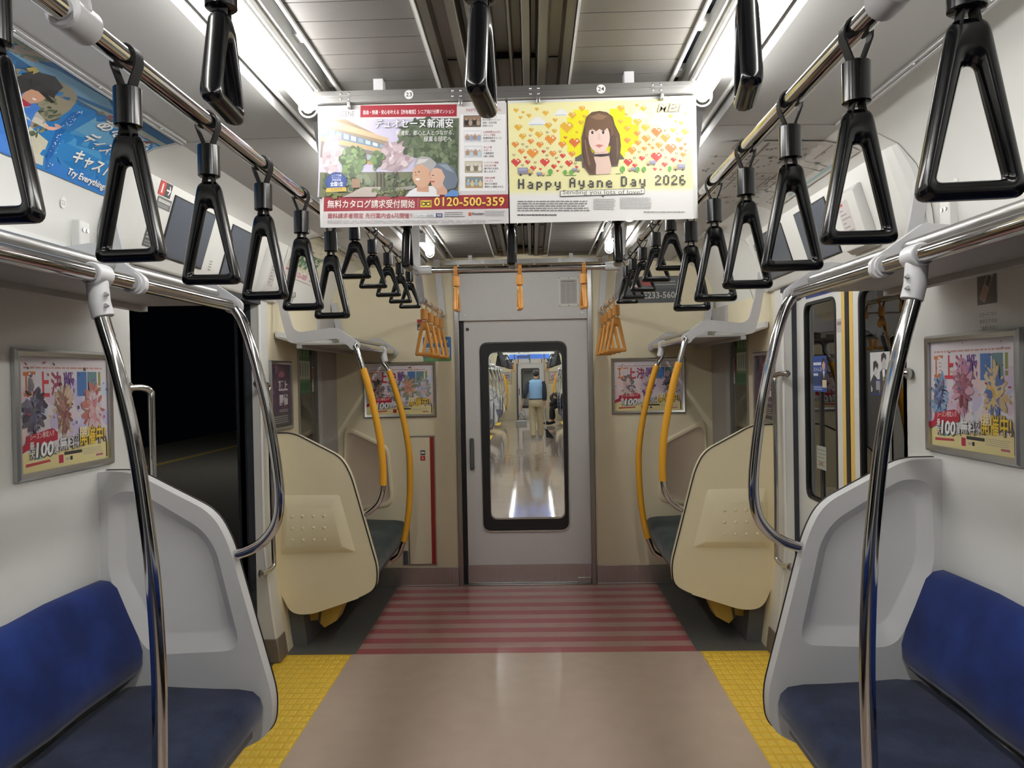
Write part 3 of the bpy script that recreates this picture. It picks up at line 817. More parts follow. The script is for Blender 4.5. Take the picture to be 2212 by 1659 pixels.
for s, nm in ((-1, 'left'), (1, 'right')):
    for y, wh in ((4.30, 'nearer'), (5.335, 'farther')):
        q = MB(); a, b_ = s * .549, s * .585
        q.add([(a - .022, y - .004, 1.89), (a + .022, y - .004, 1.89), (b_ + .022, y - .004, 2.29), (b_ - .022, y - .004, 2.29),
               (a - .022, y + .004, 1.89), (a + .022, y + .004, 1.89), (b_ + .022, y + .004, 2.29), (b_ - .022, y + .004, 2.29)],
              [(0, 3, 2, 1), (4, 5, 6, 7), (0, 1, 5, 4), (1, 2, 6, 5), (2, 3, 7, 6), (3, 0, 4, 7)])
        o = tag(q.build('ceiling_strut', 'clamp', bevel=.002), 'flat pale strut from the ceiling holding the %s end of the far %s orange-strap rail' % (wh, nm), 'strut')
        MB().tube([(a, y - .012, 1.903), (a, y + .012, 1.903)], .023, 18).build('strut_eye', 'clamp', o)
def crossbar(y, label, ja=-.02, jb=.04):
    t = empty('cross_rail', (0, y, 2.045), 0, label, 'rail')
    MB().tube([(-.53, 0, 0), (.53, 0, 0)], .0165, 18).build('pipe', 'chrome', t)
    for s in (-1, 1):
        b = MB().tube([(s * .555, 0, 0), (s * .465, 0, 0)], .0235, 20); b.tube([(s * .549, ja, 0), (s * .549, jb, 0)], .0235, 20)
        b.build('joint', 'clamp', t, bevel=.002)
        q = MB().box(s * .549 - .022, s * .549 + .022, -.019, -.011, .0, .245); q.build('strut', 'clamp', t, bevel=.002)
    return t
XB = crossbar(4.14, 'chrome cross rail carrying three orange straps in front of the end door')
crossbar(2.49, 'chrome cross rail with three black straps just behind the hanging posters')
crossbar(1.0, 'chrome cross rail with three black straps nearest the camera, above the aisle', -.04, .02)

# ------------------------------------------------------------------ hanging straps
def handle(wb, h, wt, bar, leg, apex, ty):
    """triangular grip: outer and inner outlines swept with an oval section. top at z=0"""
    o = rpoly([(-wb / 2, -h), (wb / 2, -h), (wt / 2, 0), (-wt / 2, 0)], [.016, .016, .016, .016], 5)
    k = leg
    i = rpoly([(-wb / 2 + k * 1.35, -h + bar), (wb / 2 - k * 1.35, -h + bar), (.0075, -apex), (-.0075, -apex)], [.008, .008, .008, .008], 5)
    def fine(p, m=6):
        out = []
        for a, b in zip(p, p[1:] + p[:1]):
            d = math.dist(a, b); n = m if d > .02 else 1
            out += [(a[0] + (b[0] - a[0]) * t / n, a[1] + (b[1] - a[1]) * t / n) for t in range(n)]
        return out
    # the same vertex count on both: refine only the four straight sides
    def refine(p):
        out = []; n = 6
        for c in range(4):
            arc = p[c * n:(c + 1) * n]; nxt = p[((c + 1) % 4) * n]
            out += arc
            for t in range(1, 5): out.append((arc[-1][0] + (nxt[0] - arc[-1][0]) * t / 5, arc[-1][1] + (nxt[1] - arc[-1][1]) * t / 5))
        return out
    o, i = refine(o), refine(i); n = len(o); S = 14; vs = []
    for (a, b), (c, d) in zip(o, i):
        mx, mz, hx, hz = (a + c) / 2, (b + d) / 2, (a - c) / 2, (b - d) / 2
        for q in range(S):
            t = 2 * PI * q / S; ct, st = math.cos(t), math.sin(t)
            e = lambda v: math.copysign(abs(v) ** .86, v)
            vs.append((mx + hx * e(ct), ty / 2 * e(st), mz + hz * e(ct)))
    fs = [(k * S + q, k * S + (q + 1) % S, ((k + 1) % n) * S + (q + 1) % S, ((k + 1) % n) * S + q) for k in range(n) for q in range(S)]
    m = MB(); m.add(vs, fs); return m
def make_strap(kind, col):
    m, bm = ('black', 'belt') if col == 'black' else ('orange', 'obelt')
    t = empty('hanging_strap', (0, 0, 0))
    long = kind == 'long'
    h0, h1, tri, bot = (-.043, -.104, -.112, -.311) if long else (-.036, -.090, -.093, -.226)
    # belt: a loop over the rail and two strands into the holder
    R = .0205; w_ = .0105
    path = [(-.0115, tri - .016), (-.006, h1 + .004), (-.004, h0 - .01), (-.009, h0 + .004), (-R * .98, -.010), (-R, 0)] + [(R * math.cos(a), R * math.sin(a)) for a in [PI - PI * k / 10 for k in range(1, 10)]] + [(R, 0), (R * .98, -.010), (.009, h0 + .004), (.004, h0 - .01), (.006, h1 + .004), (.0115, tri - .016)]
    b = MB(); L = []
    for j, (x, z) in enumerate(path):
        a_ = path[max(j - 1, 0)]; c_ = path[min(j + 1, len(path) - 1)]
        d = Vector((c_[0] - a_[0], c_[1] - a_[1])).normalized(); nx, nz = -d.y * .0014, d.x * .0014
        L.append([(x + nx, -w_, z + nz), (x + nx, w_, z + nz), (x - nx, w_, z - nz), (x - nx, -w_, z - nz)])
    b.loft(L, cap0=True, cap1=True)
    b.build('belt', bm, t)
    r = .0205
    MB().tube([(0, 0, h0), (0, 0, h0 - .002), (0, 0, h1 + .002), (0, 0, h1)], [r * .88, r, r, r * .88], 22).build('holder', m, t, smooth=50)
    hb = handle(.116, tri - bot, .040, .0205, .0160, .052, .027) if long else handle(.118, tri - bot, .038, .0190, .0150, .040, .027)
    hb.v = [(x, y, z + tri) for x, y, z in hb.v]
    hb.build('grip_handle', m, t, smooth=60)
    return t
BL, BS, OL, OS = make_strap('long', 'black'), make_strap('short', 'black'), make_strap('long', 'orange'), make_strap('short', 'orange')
used = set()
def place(src, x, y, z, rz, label, group, tilt=0.0):
    if id(src) not in used:
        used.add(id(src)); o = src; o.location = (x, y, z); o.rotation_euler = (0, 0, rz); tag(o, label, 'strap', group)
    else:
        o = dup(src, setloc=(x, y, z), rz=rz, label=label, group=group); o['category'] = 'strap'
    o.rotation_euler = (0, tilt, rz)
    return o
ORD = ['nearest the camera, cut by the frame', 'second from the camera', 'third from the camera', 'fourth from the camera', 'fifth from the camera', 'farthest from the camera']
for k, y in enumerate([.872, 1.17, 1.466, 1.765, 2.06, 2.362]):
    place(BL, -.549, y, 1.966, random.uniform(-.12, .12), 'long black strap above the left blue bench, ' + ORD[k], 'black straps above the left bench')
for k, y in enumerate([.862, 1.149, 1.44, 1.735, 2.035, 2.331]):
    place(BL, .549, y, 1.964, random.uniform(-.12, .12), 'long black strap above the right blue bench, ' + ORD[k], 'black straps above the right bench')
OR5 = ['nearest the camera', 'second from the camera', 'middle one of five', 'fourth from the camera', 'last before the orange straps']
for k, y in enumerate([2.69, 2.99, 3.31, 3.61, 3.89]):
    place(BS, -.549, y, 2.045, random.uniform(-.1, .1), 'short black strap above the open left doorway, ' + OR5[k], 'black straps above the left doorway')
for k, y in enumerate([2.66, 2.98, 3.33, 3.65, 3.88]):
    place(BS, .549, y, 2.045, random.uniform(-.1, .1), 'short black strap above the closed right doors, ' + OR5[k], 'black straps above the right doors')
for yy, wh in ((1.0, 'nearest cross rail'), (2.49, 'cross rail behind the hanging posters')):
    for x, nm, a in ((-.333, 'left', .07), (.006, 'middle', -.10), (.348, 'right', -.17)):
        place(BS, x, yy, 2.045, PI / 2 + a * (1 if yy < 2 else .3), 'black edge-on strap, %s one on the %s' % (nm, wh), 'black straps on the cross rails')
for x, nm, a in ((-.335, 'left', -.06), (.006, 'middle', .12), (.349, 'right', .16)):
    place(OS, x, 4.14, 2.045, PI / 2 + a, 'orange edge-on strap, %s one on the cross rail before the end door' % nm, 'orange straps on the cross rail')
for s, nm in ((-1, 'left'), (1, 'right')):
    for k, y in enumerate([4.40, 4.66, 4.94, 5.19]):
        place(OL, s * .549, y, 1.903, s * -.08, 'orange strap on the short far %s rail, %s' % (nm, ['nearest the camera', 'second from the camera', 'third from the camera', 'nearest the end wall'][k]), 'orange straps on the far %s rail' % nm)

# strip rails for the ceiling posters
for s, nm in ((-1, 'left'), (1, 'right')):
    for y0, y1, wh in ((-1.2, 2.46, 'near'), (4.12, 5.30, 'far')):
        b = MB().box(s * 1.035, s * 1.060, y0, y1, 2.236, 2.246); b.box(s * 1.046, s * 1.055, y0, y1, 2.231, 2.238)
        y = y0 + .2
        while y < y1: b.tube([(s * 1.04, y, 2.237), (s * 1.04, y, 2.232)], .004, 8); y += .33
        tag(b.build('poster_strip', 'satin', bevel=.0015), 'thin steel strip along the %s ceiling edge, %s section' % (nm, wh), 'rail')

# ================================================================== POSTERS, SIGNS, SCREENS
def slab(mp, pts, t0, t1):
    """solid slab standing on a mapped surface"""
    n = len(pts); m = MB()
    m.add([mp(a, b, t0) for a, b in pts] + [mp(a, b, t1) for a, b in pts],
          [tuple(range(n - 1, -1, -1)), tuple(range(n, 2 * n))] + [(i, (i + 1) % n, n + (i + 1) % n, n + i) for i in range(n)])
    return m
def rc(x0, y0, x1, y1): return [(x0, y0), (x1, y0), (x1, y1), (x0, y1)]

# ---- the poster bars with their number badges
def badge(txt, x, y, z, r, parent):
    k = Ink(); k.ell(0, 0, r, r, (232, 232, 230), 1, 20); k.text(txt, -r * .68, -r * .42, r * .68, r * .48, (44, 44, 50), 2, .01)
    k.build('number_badge', plane_map((x, y, z), (1, 0, 0), (0, 0, 1), (0, -1, 0)), parent)
def poster_bar(y, z0, z1, nums, label):
    t = empty('poster_bar', (0, y, z0), 0, label, 'bar')
    b = MB().box(-.53, .53, -.011, .011, .0, z1 - z0); b.box(-.53, .53, -.0125, .0, (z1 - z0) * .56, (z1 - z0) * .575)
    b.build('bar', 'alu', t, bevel=.0015)
    c = MB()
    for x in (-.44, -.13, .085, .42):
        c.box(x - .016, x + .016, -.015, -.010, (z1 - z0) * .48, (z1 - z0) * .56)
        for dx in (-.011, .011):
            for zz in (.28, .75): c.ball((x + dx, -.012, (z1 - z0) * zz), .0035, 1, .6, 1, 5)
    c.build('screw_plate', 'satin', t)
    for x in (-.43, -.12, .095, .435):
        MB().box(x - .005, x + .005, -.0135, .004, -.016, .003).build('poster_clip', 'satin', t, bevel=.002)
    for x in (-.348, 0.346):
        MB().box(x - .0135, x + .0135, -.008, .030, z1 - z0 - .002, 2.301 - z0).build('hanger_block', 'clamp', t, bevel=.001)
    for n, x in zip(nums, (-.262, .268)): badge(n, x, -.0126, (z1 - z0) * .5, .0125, t)
    return t
poster_bar(2.14, 2.236, 2.268, ('23', '24'), 'aluminium poster bar under the ceiling with badges 23 and 24')
poster_bar(5.29, 2.238, 2.268, ('27', '28'), 'aluminium poster bar without posters, right before the end wall')

def hang(x0, x1, z0, z1, y, name, label, ink):
    o = tag(MB().box(x0, x1, y, y + .0012, z0, z1).build(name, 'white', loc=((x0 + x1) / 2, y, z1)), label, 'poster', )
    q = ink.build('printed_face', plane_map((x0 - (x0 + x1) / 2, -.0003, z0 - z1), (1, 0, 0), (0, 0, 1), (0, -1, 0)), o, 'inkgloss')
    return o
def tf_quad(TL, TR, BL, BR, W, H):
    def f(x, y):
        u = .5; v = .5
        for _ in range(6):
            yt = TL[1] + (TR[1] - TL[1]) * u; yb = BL[1] + (BR[1] - BL[1]) * u; v = (y - yt) / (yb - yt)
            xl = TL[0] + (BL[0] - TL[0]) * v; xr = TR[0] + (BR[0] - TR[0]) * v; u = (x - xl) / (xr - xl)
        return (u * W, (1 - v) * H)
    return f

# ---- poster 23: homes for seniors
W, H = .520, .335
k = Ink(tf_quad((145, 757), (1477, 735), (197, 1635), (1492, 1605), W, H))
TL = lambda f: f
k.rect(145, 735, 1492, 1640, (226, 222, 222), 0)
k.P = []
k0 = k.tf; k.tf = lambda x, y: (x, y)
k.rect(0, 0, W, H, (214, 210, 210), 1); k.tf = k0
k.rect(150, 845, 1140, 1412, (196, 190, 214), 2)                               # sky
k.poly([(150, 845), (330, 845), (640, 1000), (640, 1060), (150, 900)], (150, 132, 112), 3)   # roof and eaves
k.poly([(150, 850), (240, 850), (640, 985), (640, 1010), (150, 880)], (196, 172, 140), 4)
k.poly([(155, 890), (640, 1040), (640, 1075), (155, 965)], (112, 128, 146), 4)
for i in range(9): k.poly([(165 + 52 * i, 900 + 16 * i), (200 + 52 * i, 911 + 16 * i), (200 + 52 * i, 955 + 13 * i), (165 + 52 * i, 945 + 13 * i)], [(176, 196, 206), (206, 214, 220), (140, 156, 170)][i % 3], 5)
k.poly([(158, 960), (610, 1065), (610, 1092), (158, 1000)], (190, 162, 124), 5)
k.poly([(158, 1000), (600, 1092), (600, 1180), (158, 1120)], (120, 112, 106), 4)
for i in range(6): k.poly([(240 + 50 * i, 1030 + 14 * i), (276 + 50 * i, 1039 + 14 * i), (276 + 50 * i, 1085 + 12 * i), (240 + 50 * i, 1078 + 12 * i)], (166, 176, 186), 5)
k.poly([(400, 1130), (600, 1170), (600, 1190), (400, 1155)], (182, 154, 116), 5)
R = random.Random(5)
def leaves(cx, cy, rx, ry, n, cols, layer, s0=14, s1=34):
    for _ in range(n):
        a = R.random() * 2 * PI; q = math.sqrt(R.random()); c = R.choice(cols)
        k.ell(max(206, min(1108, cx + rx * q * math.cos(a))), cy + ry * q * math.sin(a), R.uniform(s0, s1), R.uniform(s0, s1) * .7, c, layer, 7, R.random() * 3)
pinks = [(196, 178, 184), (212, 196, 200), (180, 160, 168), (162, 142, 150), (220, 208, 210)]
greens = [(92, 118, 72), (112, 138, 86), (76, 98, 62), (126, 150, 96), (66, 84, 56)]
dgreens = [(88, 102, 76), (72, 86, 64), (104, 118, 90), (122, 132, 104), (62, 74, 56)]
k.rect(160, 1230, 1140, 1412, (104, 108, 82), 4)
k.poly([(700, 960), (760, 880), (860, 845), (1140, 845), (1140, 1290), (980, 1240), (860, 1120), (740, 1060)], (92, 104, 82), 5)
k.ell(232, 1100, 62, 140, (178, 160, 166), 5, 16); k.ell(690, 1120, 118, 110, (176, 156, 164), 5, 16); k.ell(390, 1160, 80, 110, (98, 122, 78), 7, 14)
leaves(240, 1090, 70, 140, 46, pinks, 6); leaves(690, 1120, 120, 110, 54, pinks, 6)
leaves(900, 990, 210, 150, 90, dgreens, 7); leaves(1080, 1100, 90, 200, 50, dgreens, 7)
leaves(390, 1150, 80, 110, 46, greens, 8); leaves(560, 1150, 50, 60, 18, greens, 7)
for x in (380, 400, 560, 585, 610, 700): k.poly([(x, 1230), (x + 8, 1230), (x + 12, 1350), (x + 2, 1350)], (70, 58, 48), 8)
leaves(350, 1300, 190, 60, 40, dgreens, 8); leaves(760, 1290, 160, 50, 36, dgreens, 8, 10, 22)
k.poly([(330, 1412), (470, 1340), (600, 1340), (560, 1412)], (176, 164, 156), 9)
k.poly([(600, 1360), (840, 1330), (840, 1356), (600, 1384)], (150, 146, 138), 9)
leaves(650, 1375, 120, 26, 26, [(92, 104, 60), (120, 124, 70), (66, 78, 48)], 10, 10, 24); leaves(260, 1390, 60, 20, 12, [(110, 116, 60), (80, 90, 52)], 9, 10, 20)
k.rect(390, 1280, 450, 1345, (150, 120, 98), 9)
# the couple
k.poly([(770, 1412), (800, 1370), (860, 1340), (960, 1335), (1010, 1380), (1010, 1412)], (228, 228, 232), 11)
k.ell(885, 1255, 68, 92, (206, 164, 138), 12, 18); k.poly([(850, 1310), (930, 1310), (935, 1380), (850, 1375)], (196, 150, 124), 11)
k.poly([(828, 1205), (838, 1140), (880, 1118), (940, 1130), (985, 1170), (975, 1230), (945, 1265), (935, 1215), (880, 1175), (848, 1185)], (168, 166, 168), 13)
k.poly([(840, 1180), (860, 1140), (930, 1140), (900, 1165)], (206, 204, 204), 14)
k.ell(862, 1232, 9, 4, (70, 50, 44), 14, 8); k.ell(838, 1236, 5, 4, (70, 50, 44), 14, 8); k.poly([(838, 1278), (874, 1280), (862, 1296), (842, 1292)], (240, 230, 224), 14)
k.ell(842, 1256, 9, 7, (190, 140, 116), 13, 8); k.ell(944, 1250, 12, 22, (196, 148, 122), 14, 10)
k.ell(995, 1275, 54, 80, (214, 174, 152), 14, 18); k.poly([(985, 1320), (1060, 1320), (1065, 1400), (990, 1400)], (204, 160, 138), 13)
k.poly([(965, 1210), (990, 1172), (1050, 1168), (1110, 1210), (1140, 1290), (1120, 1350), (1060, 1365), (1030, 1320), (1046, 1270), (1020, 1215), (985, 1205)], (104, 116, 132), 15)
k.poly([(1000, 1180), (1060, 1180), (1110, 1240), (1060, 1220)], (140, 152, 166), 16)
k.ell(962, 1258, 9, 4, (60, 46, 44), 16, 8); k.poly([(945, 1296), (978, 1300), (966, 1312), (946, 1308)], (190, 86, 84), 16); k.ell(948, 1278, 7, 6, (200, 150, 128), 15, 8)
k.poly([(1050, 1400), (1095, 1362), (1140, 1375), (1140, 1412), (1040, 1412)], (92, 140, 200), 16)
# bands and lettering
k.rect(434, 745, 1124, 832, (152, 32, 48), 3); k.rect(150, 757, 434, 845, (198, 194, 194), 3)
k.text('DUO SCENE', 182, 822, 392, 785, (104, 100, 102), 4); k.rect(240, 829, 340, 833, (190, 186, 186), 4)
k.text('自由・快適・安心を叶える【所有権型】シニア向け分譲マンション', 455, 812, 1105, 779, (240, 228, 228), 5, .012)
k.text('70代、80代から', 1188, 800, 1440, 776, (150, 40, 52), 5)
k.text('デュオセーヌ新浦安', 538, 918, 1100, 845, (72, 66, 86), 17, .03); k.text('デュオセーヌ新浦安', 538, 915, 1100, 848, (250, 250, 252), 18, .012)
k.text('新浦安、都心と人とつながる、', 695, 968, 1105, 932, (242, 242, 244), 18); k.text('緑薫る邸宅へ', 893, 1015, 1090, 976, (242, 242, 244), 18)
k.ell(280, 1305, 76, 74, (34, 58, 120), 17, 28); k.ell(280, 1305, 66, 64, (44, 72, 140), 18, 28)
k.text('シニア分譲', 246, 1262, 316, 1246, (232, 234, 244), 19); k.text('マンション', 246, 1278, 316, 1264, (232, 234, 244), 19); k.text('供給実績', 250, 1296, 314, 1280, (232, 234, 244), 19)
k.text('全国1位', 238, 1334, 328, 1300, (246, 246, 250), 19, .02); k.poly([(214, 1346), (350, 1340), (356, 1372), (208, 1376)], (206, 178, 84), 19); k.text('3,307戸', 246, 1368, 326, 1346, (130, 100, 40), 20)
tx = [('所有型のシニア', '向け分譲マンション', '相続・売却可能', '資産になる'), ('24時間365日、', 'スタッフ常駐', '看護師資格をもった', 'スタッフ勤務'), ('安心介護', 'サポート', '介護事務所', '1階に併設'),
      ('レストラン併設', '365日3食', '揚げ物やお酒を', '楽しめます。'), ('温泉大浴場', '（人工）', '毎日のお風呂', '掃除から解放される')]
pc = [[(92, 78, 68), (140, 116, 96), (40, 36, 36), (170, 150, 130)], [(214, 214, 220), (236, 236, 240), (170, 140, 124), (150, 166, 190)], [(206, 210, 214), (232, 232, 236), (176, 140, 120), (190, 206, 216)],
      [(176, 164, 140), (206, 200, 184), (120, 108, 90), (226, 222, 212)], [(176, 148, 104), (120, 140, 150), (150, 178, 190), (214, 196, 160)]]
k.rect(1150, 820, 1470, 1370, (236, 234, 234), 3)
for i in range(5):
    y = 826 + 110 * i; x = 1172 + 4 * i
    c = pc[i]
    k.rect(x, y, x + 124, y + 84, c[0], 4); k.rect(x + 4, y + 6, x + 120, y + 34, c[1], 5)
    for j in range(4): k.ell(x + 22 + 28 * j, y + 50 + 5 * (j % 2), 14, 20, c[2 + j % 2], 6, 10); 
    for j in range(4): k.ell(x + 22 + 28 * j, y + 30 + 5 * (j % 2), 7, 8, (206, 170, 150) if i in (1, 2) else c[3], 7, 8)
    for j, s in enumerate(tx[i]):
        ww = len(s) * 14.4
        k.text(s, x + 136, y + 19 + 21.5 * j, x + 136 + min(ww, 132), y + 3 + 21.5 * j, (150, 52, 62) if j < 2 and i else (74, 72, 76), 5, .006)
k.poly([(195, 1412), (1490, 1396), (1491, 1498), (197, 1516)], (146, 30, 46), 4)
k.text('無料カタログ請求受付開始', 222, 1492, 838, 1432, (246, 232, 226), 6, .012)
k.rect(858, 1420, 860, 1492, (220, 190, 180), 6)
k.rect(876, 1438, 954, 1488, (238, 206, 70), 6)
for cx in (898, 932):
    k.ell(cx, 1464, 17, 14, (60, 48, 24), 7, 18); k.ell(cx, 1464, 11, 9, (238, 206, 70), 8, 18)
k.poly([(880, 1446), (914, 1450), (950, 1446), (950, 1451), (914, 1456), (880, 1451)], (60, 48, 24), 9)
k.text('0120-500-359', 972, 1482, 1462, 1416, (242, 208, 98), 7, .018)
k.text('資料請求者限定 先行案内会6月開催', 226, 1568, 800, 1528, (160, 52, 62), 6, .008); k.text('予定', 806, 1566, 820, 1530, (160, 52, 62), 6)
k.rect(832, 1534, 986, 1562, (150, 150, 156), 5); k.rect(834, 1536, 984, 1560, (238, 238, 240), 6); k.text('デュオセーヌ新浦安', 842, 1557, 972, 1540, (70, 70, 80), 7)
k.rect(986, 1532, 1030, 1561, (54, 62, 108), 6); k.text('検索', 994, 1556, 1024, 1538, (236, 236, 244), 7)
k.lines(1046, 1520, 1190, 1562, 3, (110, 108, 112), 6, .35, 2)
k.rect(1212, 1526, 1232, 1550, (196, 92, 60), 6); k.text('Hoosiers', 1238, 1546, 1318, 1524, (72, 70, 76), 6, .02); k.lines(1325, 1512, 1470, 1556, 4, (140, 138, 142), 6, .3, 3)
k.lines(226, 1580, 1470, 1606, 3, (160, 156, 160), 6, .3, 4)
P23 = hang(-.513, .007, 1.893, 2.228, 2.142, 'hanging_poster', 'hanging poster 23 for senior apartments with a grey-haired couple and red bands', k)

# ---- poster 24: pixel hearts
k = Ink(tf_quad((52, 722), (1383, 700), (70, 1605), (1384, 1572), .507, .332)); k0 = k.tf
k.tf = lambda x, y: (x, y)
k.rect(0, 0, .507, .332, (236, 234, 232), 1); k.rect(0, .090, .507, .332, (240, 234, 176), 2)
for i in range(6): k.rect(0, .075 + .0025 * i, .507, .0775 + .0025 * i, (237, 234, 226 - 9 * i), 2)
k.tf = k0
for x0, y0, x1, y1 in [(530, 775, 640, 1110), (790, 770, 900, 1110), (482, 830, 950, 1085), (430, 885, 1000, 1030), (538, 1085, 900, 1122)]: k.rect(x0, y0, x1, y1, (240, 232, 36), 3)
def cloud(x, y, w):
    for a, b, c, d in [(.3, .0, .7, .25), (.15, .25, .85, .5), (0, .5, 1, .75)]: k.rect(x + w * a, y + w * .5 * b, x + w * c, y + w * .5 * d, (238, 238, 236), 4)
    k.rect(x + w * .05, y + w * .36, x + w * .8, y + w * .42, (190, 208, 232), 5)
for x, y, w_ in [(388, 770, 105), (200, 825, 140), (945, 790, 125), (1075, 820, 150)]: cloud(x, y, w_)
HB = ["0110110", "1111111", "1111111", "0111110", "0011100", "0001000"]
def heart(x, y, s, col, layer=6):
    u = s / 7.0; k.new(); k.hold = True
    for j, r in enumerate(HB):
        i = 0
        while i < 7:
            if r[i] == '1':
                e = i
                while e < 7 and r[e] == '1': e += 1
                k.rect(x + (i - 3.5) * u, y + (j - 3) * u, x + (e - 3.5) * u, y + (j - 2) * u, col, layer); i = e
            else: i += 1
    k.hold = False
    if s > 22: k.rect(x + .9 * u, y - 2.1 * u, x + 2.1 * u, y - .9 * u, (246, 236, 214), layer + 1)
yl, og, od, rd = (226, 176, 60), (228, 146, 62), (216, 116, 60), (208, 70, 66)
for x, y, s, c in [(112, 775, 38, yl), (163, 790, 24, yl), (144, 828, 28, yl), (206, 815, 36, yl), (263, 768, 30, yl), (326, 798, 44, yl), (395, 850, 36, yl), (128, 902, 56, yl), (222, 920, 36, yl), (346, 890, 52, yl), (390, 930, 38, yl), (160, 968, 52, yl), (278, 956, 56, yl),
                   (520, 818, 56, yl), (590, 768, 46, yl), (582, 870, 38, yl), (606, 824, 26, yl), (480, 905, 92, yl), (552, 940, 22, yl), (470, 978, 26, od), (536, 1018, 78, od), (446, 1030, 56, og), (516, 1100, 48, og), (362, 995, 80, og), (284, 1030, 52, og), (218, 1006, 46, og), (106, 1028, 52, og),
                   (150, 1078, 48, og), (232, 1094, 80, og), (378, 1096, 52, og), (450, 1112, 40, rd), (312, 1080, 30, rd), (178, 1122, 24, rd), (112, 1160, 68, rd), (196, 1156, 38, rd), (320, 1160, 68, rd), (386, 1190, 40, rd), (236, 1202, 44, rd), (420, 1156, 24, rd), (494, 1168, 54, rd), (550, 1194, 24, rd), (288, 1208, 20, rd), (412, 1222, 20, rd),
                   (872, 770, 54, yl), (1034, 774, 44, yl), (988, 748, 26, yl), (910, 814, 26, yl), (868, 866, 38, yl), (990, 872, 58, yl), (1230, 830, 36, yl), (1338, 812, 24, yl), (1266, 868, 24, yl), (1306, 880, 36, yl), (916, 918, 50, yl), (1048, 912, 58, yl), (1246, 932, 42, yl), (1332, 944, 56, yl), (988, 954, 48, og), (1128, 946, 76, od), (1190, 988, 66, og), (1052, 992, 60, og), (916, 1004, 48, og),
                   (992, 1022, 46, og), (1144, 1040, 50, og), (1288, 1002, 48, og), (1228, 1066, 80, od), (1074, 1034, 24, og), (1098, 1058, 28, og), (1038, 1064, 38, og), (948, 1078, 60, og), (1332, 1034, 22, od), (1302, 1064, 30, od), (1316, 1110, 38, og), (1124, 1126, 78, rd), (1020, 1134, 42, rd), (1246, 1146, 40, rd), (920, 1164, 62, rd), (968, 1186, 36, rd), (1182, 1180, 42, rd), (1112, 1212, 28, rd), (1294, 1154, 24, rd), (1152, 1216, 18, rd), (1166, 1076, 24, rd)]: heart(x, y, s, c)
for x, y in [(338, 940), (214, 962), (160, 1026), (190, 1044), (340, 1056), (430, 1080), (404, 1128), (96, 1104), (250, 1160), (336, 1108), (440, 1192), (542, 1168), (158, 1180), (1192, 932), (1104, 1002), (1274, 956), (1054, 1110), (1000, 1088), (966, 1132), (1166, 1078), (1192, 1130), (1336, 1078), (1268, 1100)]: heart(x, y, 20, (120, 96, 82)); heart(x, y, 12, (232, 224, 180), 8)
def truck(x, y, s, flip=0):
    f = (lambda a: x + s * (1 - a)) if flip else (lambda a: x + s * a)
    k.rect(f(0), y, f(.66), y + s * .34, (140, 140, 172), 8); k.rect(f(.04), y + s * .05, f(.6), y + s * .2, (172, 172, 196), 9); k.rect(f(.68), y + s * .1, f(1), y + s * .4, (220, 184, 82), 8); k.rect(f(.8), y + s * .15, f(.96), y + s * .25, (190, 208, 214), 9)
    k.rect(f(0), y + s * .36, f(.98), y + s * .44, (150, 140, 132), 8)
    for c in (.2, .8): k.ell(f(c), y + s * .48, s * .08, s * .08, (60, 60, 66), 9, 10)
truck(124, 1196, 110); truck(262, 1230, 58); truck(516, 1202, 58); truck(920, 1200, 58, 1); truck(1052, 1150, 66, 1); truck(1244, 1178, 84, 1)
for x, y, s in [(360, 1232, 36), (466, 1236, 30), (512, 1236, 32), (880, 1216, 38), (988, 1218, 32), (1034, 1216, 32), (1218, 1212, 30)]:
    k.rect(x - s * .08, y, x + s * .08, y + s * .7, (150, 110, 70), 8); k.ell(x, y - s * .1, s * .46, s * .62, (104, 168, 78), 9, 12)
for x in (350, 490, 530, 850): k.rect(x - 20, 1252 if x < 600 else 1242, x + 16, 1257 if x < 600 else 1247, (110, 150, 80), 8)
# portrait
k.poly([(540, 1125), (600, 1090), (860, 1090), (896, 1138), (846, 1140), (846, 1190), (796, 1192), (794, 1246), (642, 1252), (640, 1202), (592, 1200), (588, 1150), (540, 1150)], (92, 88, 84), 10)
k.poly([(680, 1075), (775, 1075), (786, 1130), (800, 1190), (795, 1246), (690, 1250), (672, 1160)], (226, 196, 182), 11)
k.poly([(606, 900), (622, 830), (660, 795), (715, 786), (770, 796), (812, 830), (828, 890), (862, 960), (870, 1040), (862, 1110), (846, 1180), (800, 1190), (786, 1110), (800, 1040), (640, 1040), (670, 1110), (690, 1180), (686, 1250), (642, 1250), (600, 1190), (588, 1080), (586, 980)], (96, 72, 56), 12)
k.ell(712, 980, 78, 112, (232, 204, 192), 13, 24)
k.poly([(690, 1060), (740, 1060), (748, 1110), (680, 1110)], (220, 188, 174), 12)
k.poly([(676, 1104), (784, 1098), (784, 1112), (728, 1120), (678, 1116)], (40, 34, 34), 14)
k.poly([(612, 960), (612, 880), (640, 820), (712, 800), (780, 815), (812, 870), (816, 960), (800, 990), (794, 920), (770, 912), (746, 936), (716, 918), (690, 936), (664, 914), (640, 930), (634, 1000)], (112, 84, 64), 15)
k.poly([(650, 830), (712, 806), (770, 826), (740, 850), (690, 850)], (142, 110, 86), 16)
for x in (664, 742):
    k.ell(x, 946, 17, 10, (246, 240, 236), 14, 12); k.ell(x, 946, 10, 10, (74, 54, 46), 15, 12); k.poly([(x - 20, 942), (x, 932), (x + 20, 942), (x, 936)], (46, 34, 30), 16); k.poly([(x - 20, 920), (x + 18, 916), (x + 18, 921), (x - 18, 926)], (110, 84, 68), 14)
k.poly([(706, 950), (716, 950), (724, 998), (700, 998)], (222, 190, 176), 14); k.poly([(682, 1038), (712, 1030), (744, 1038), (714, 1056)], (204, 124, 116), 14)
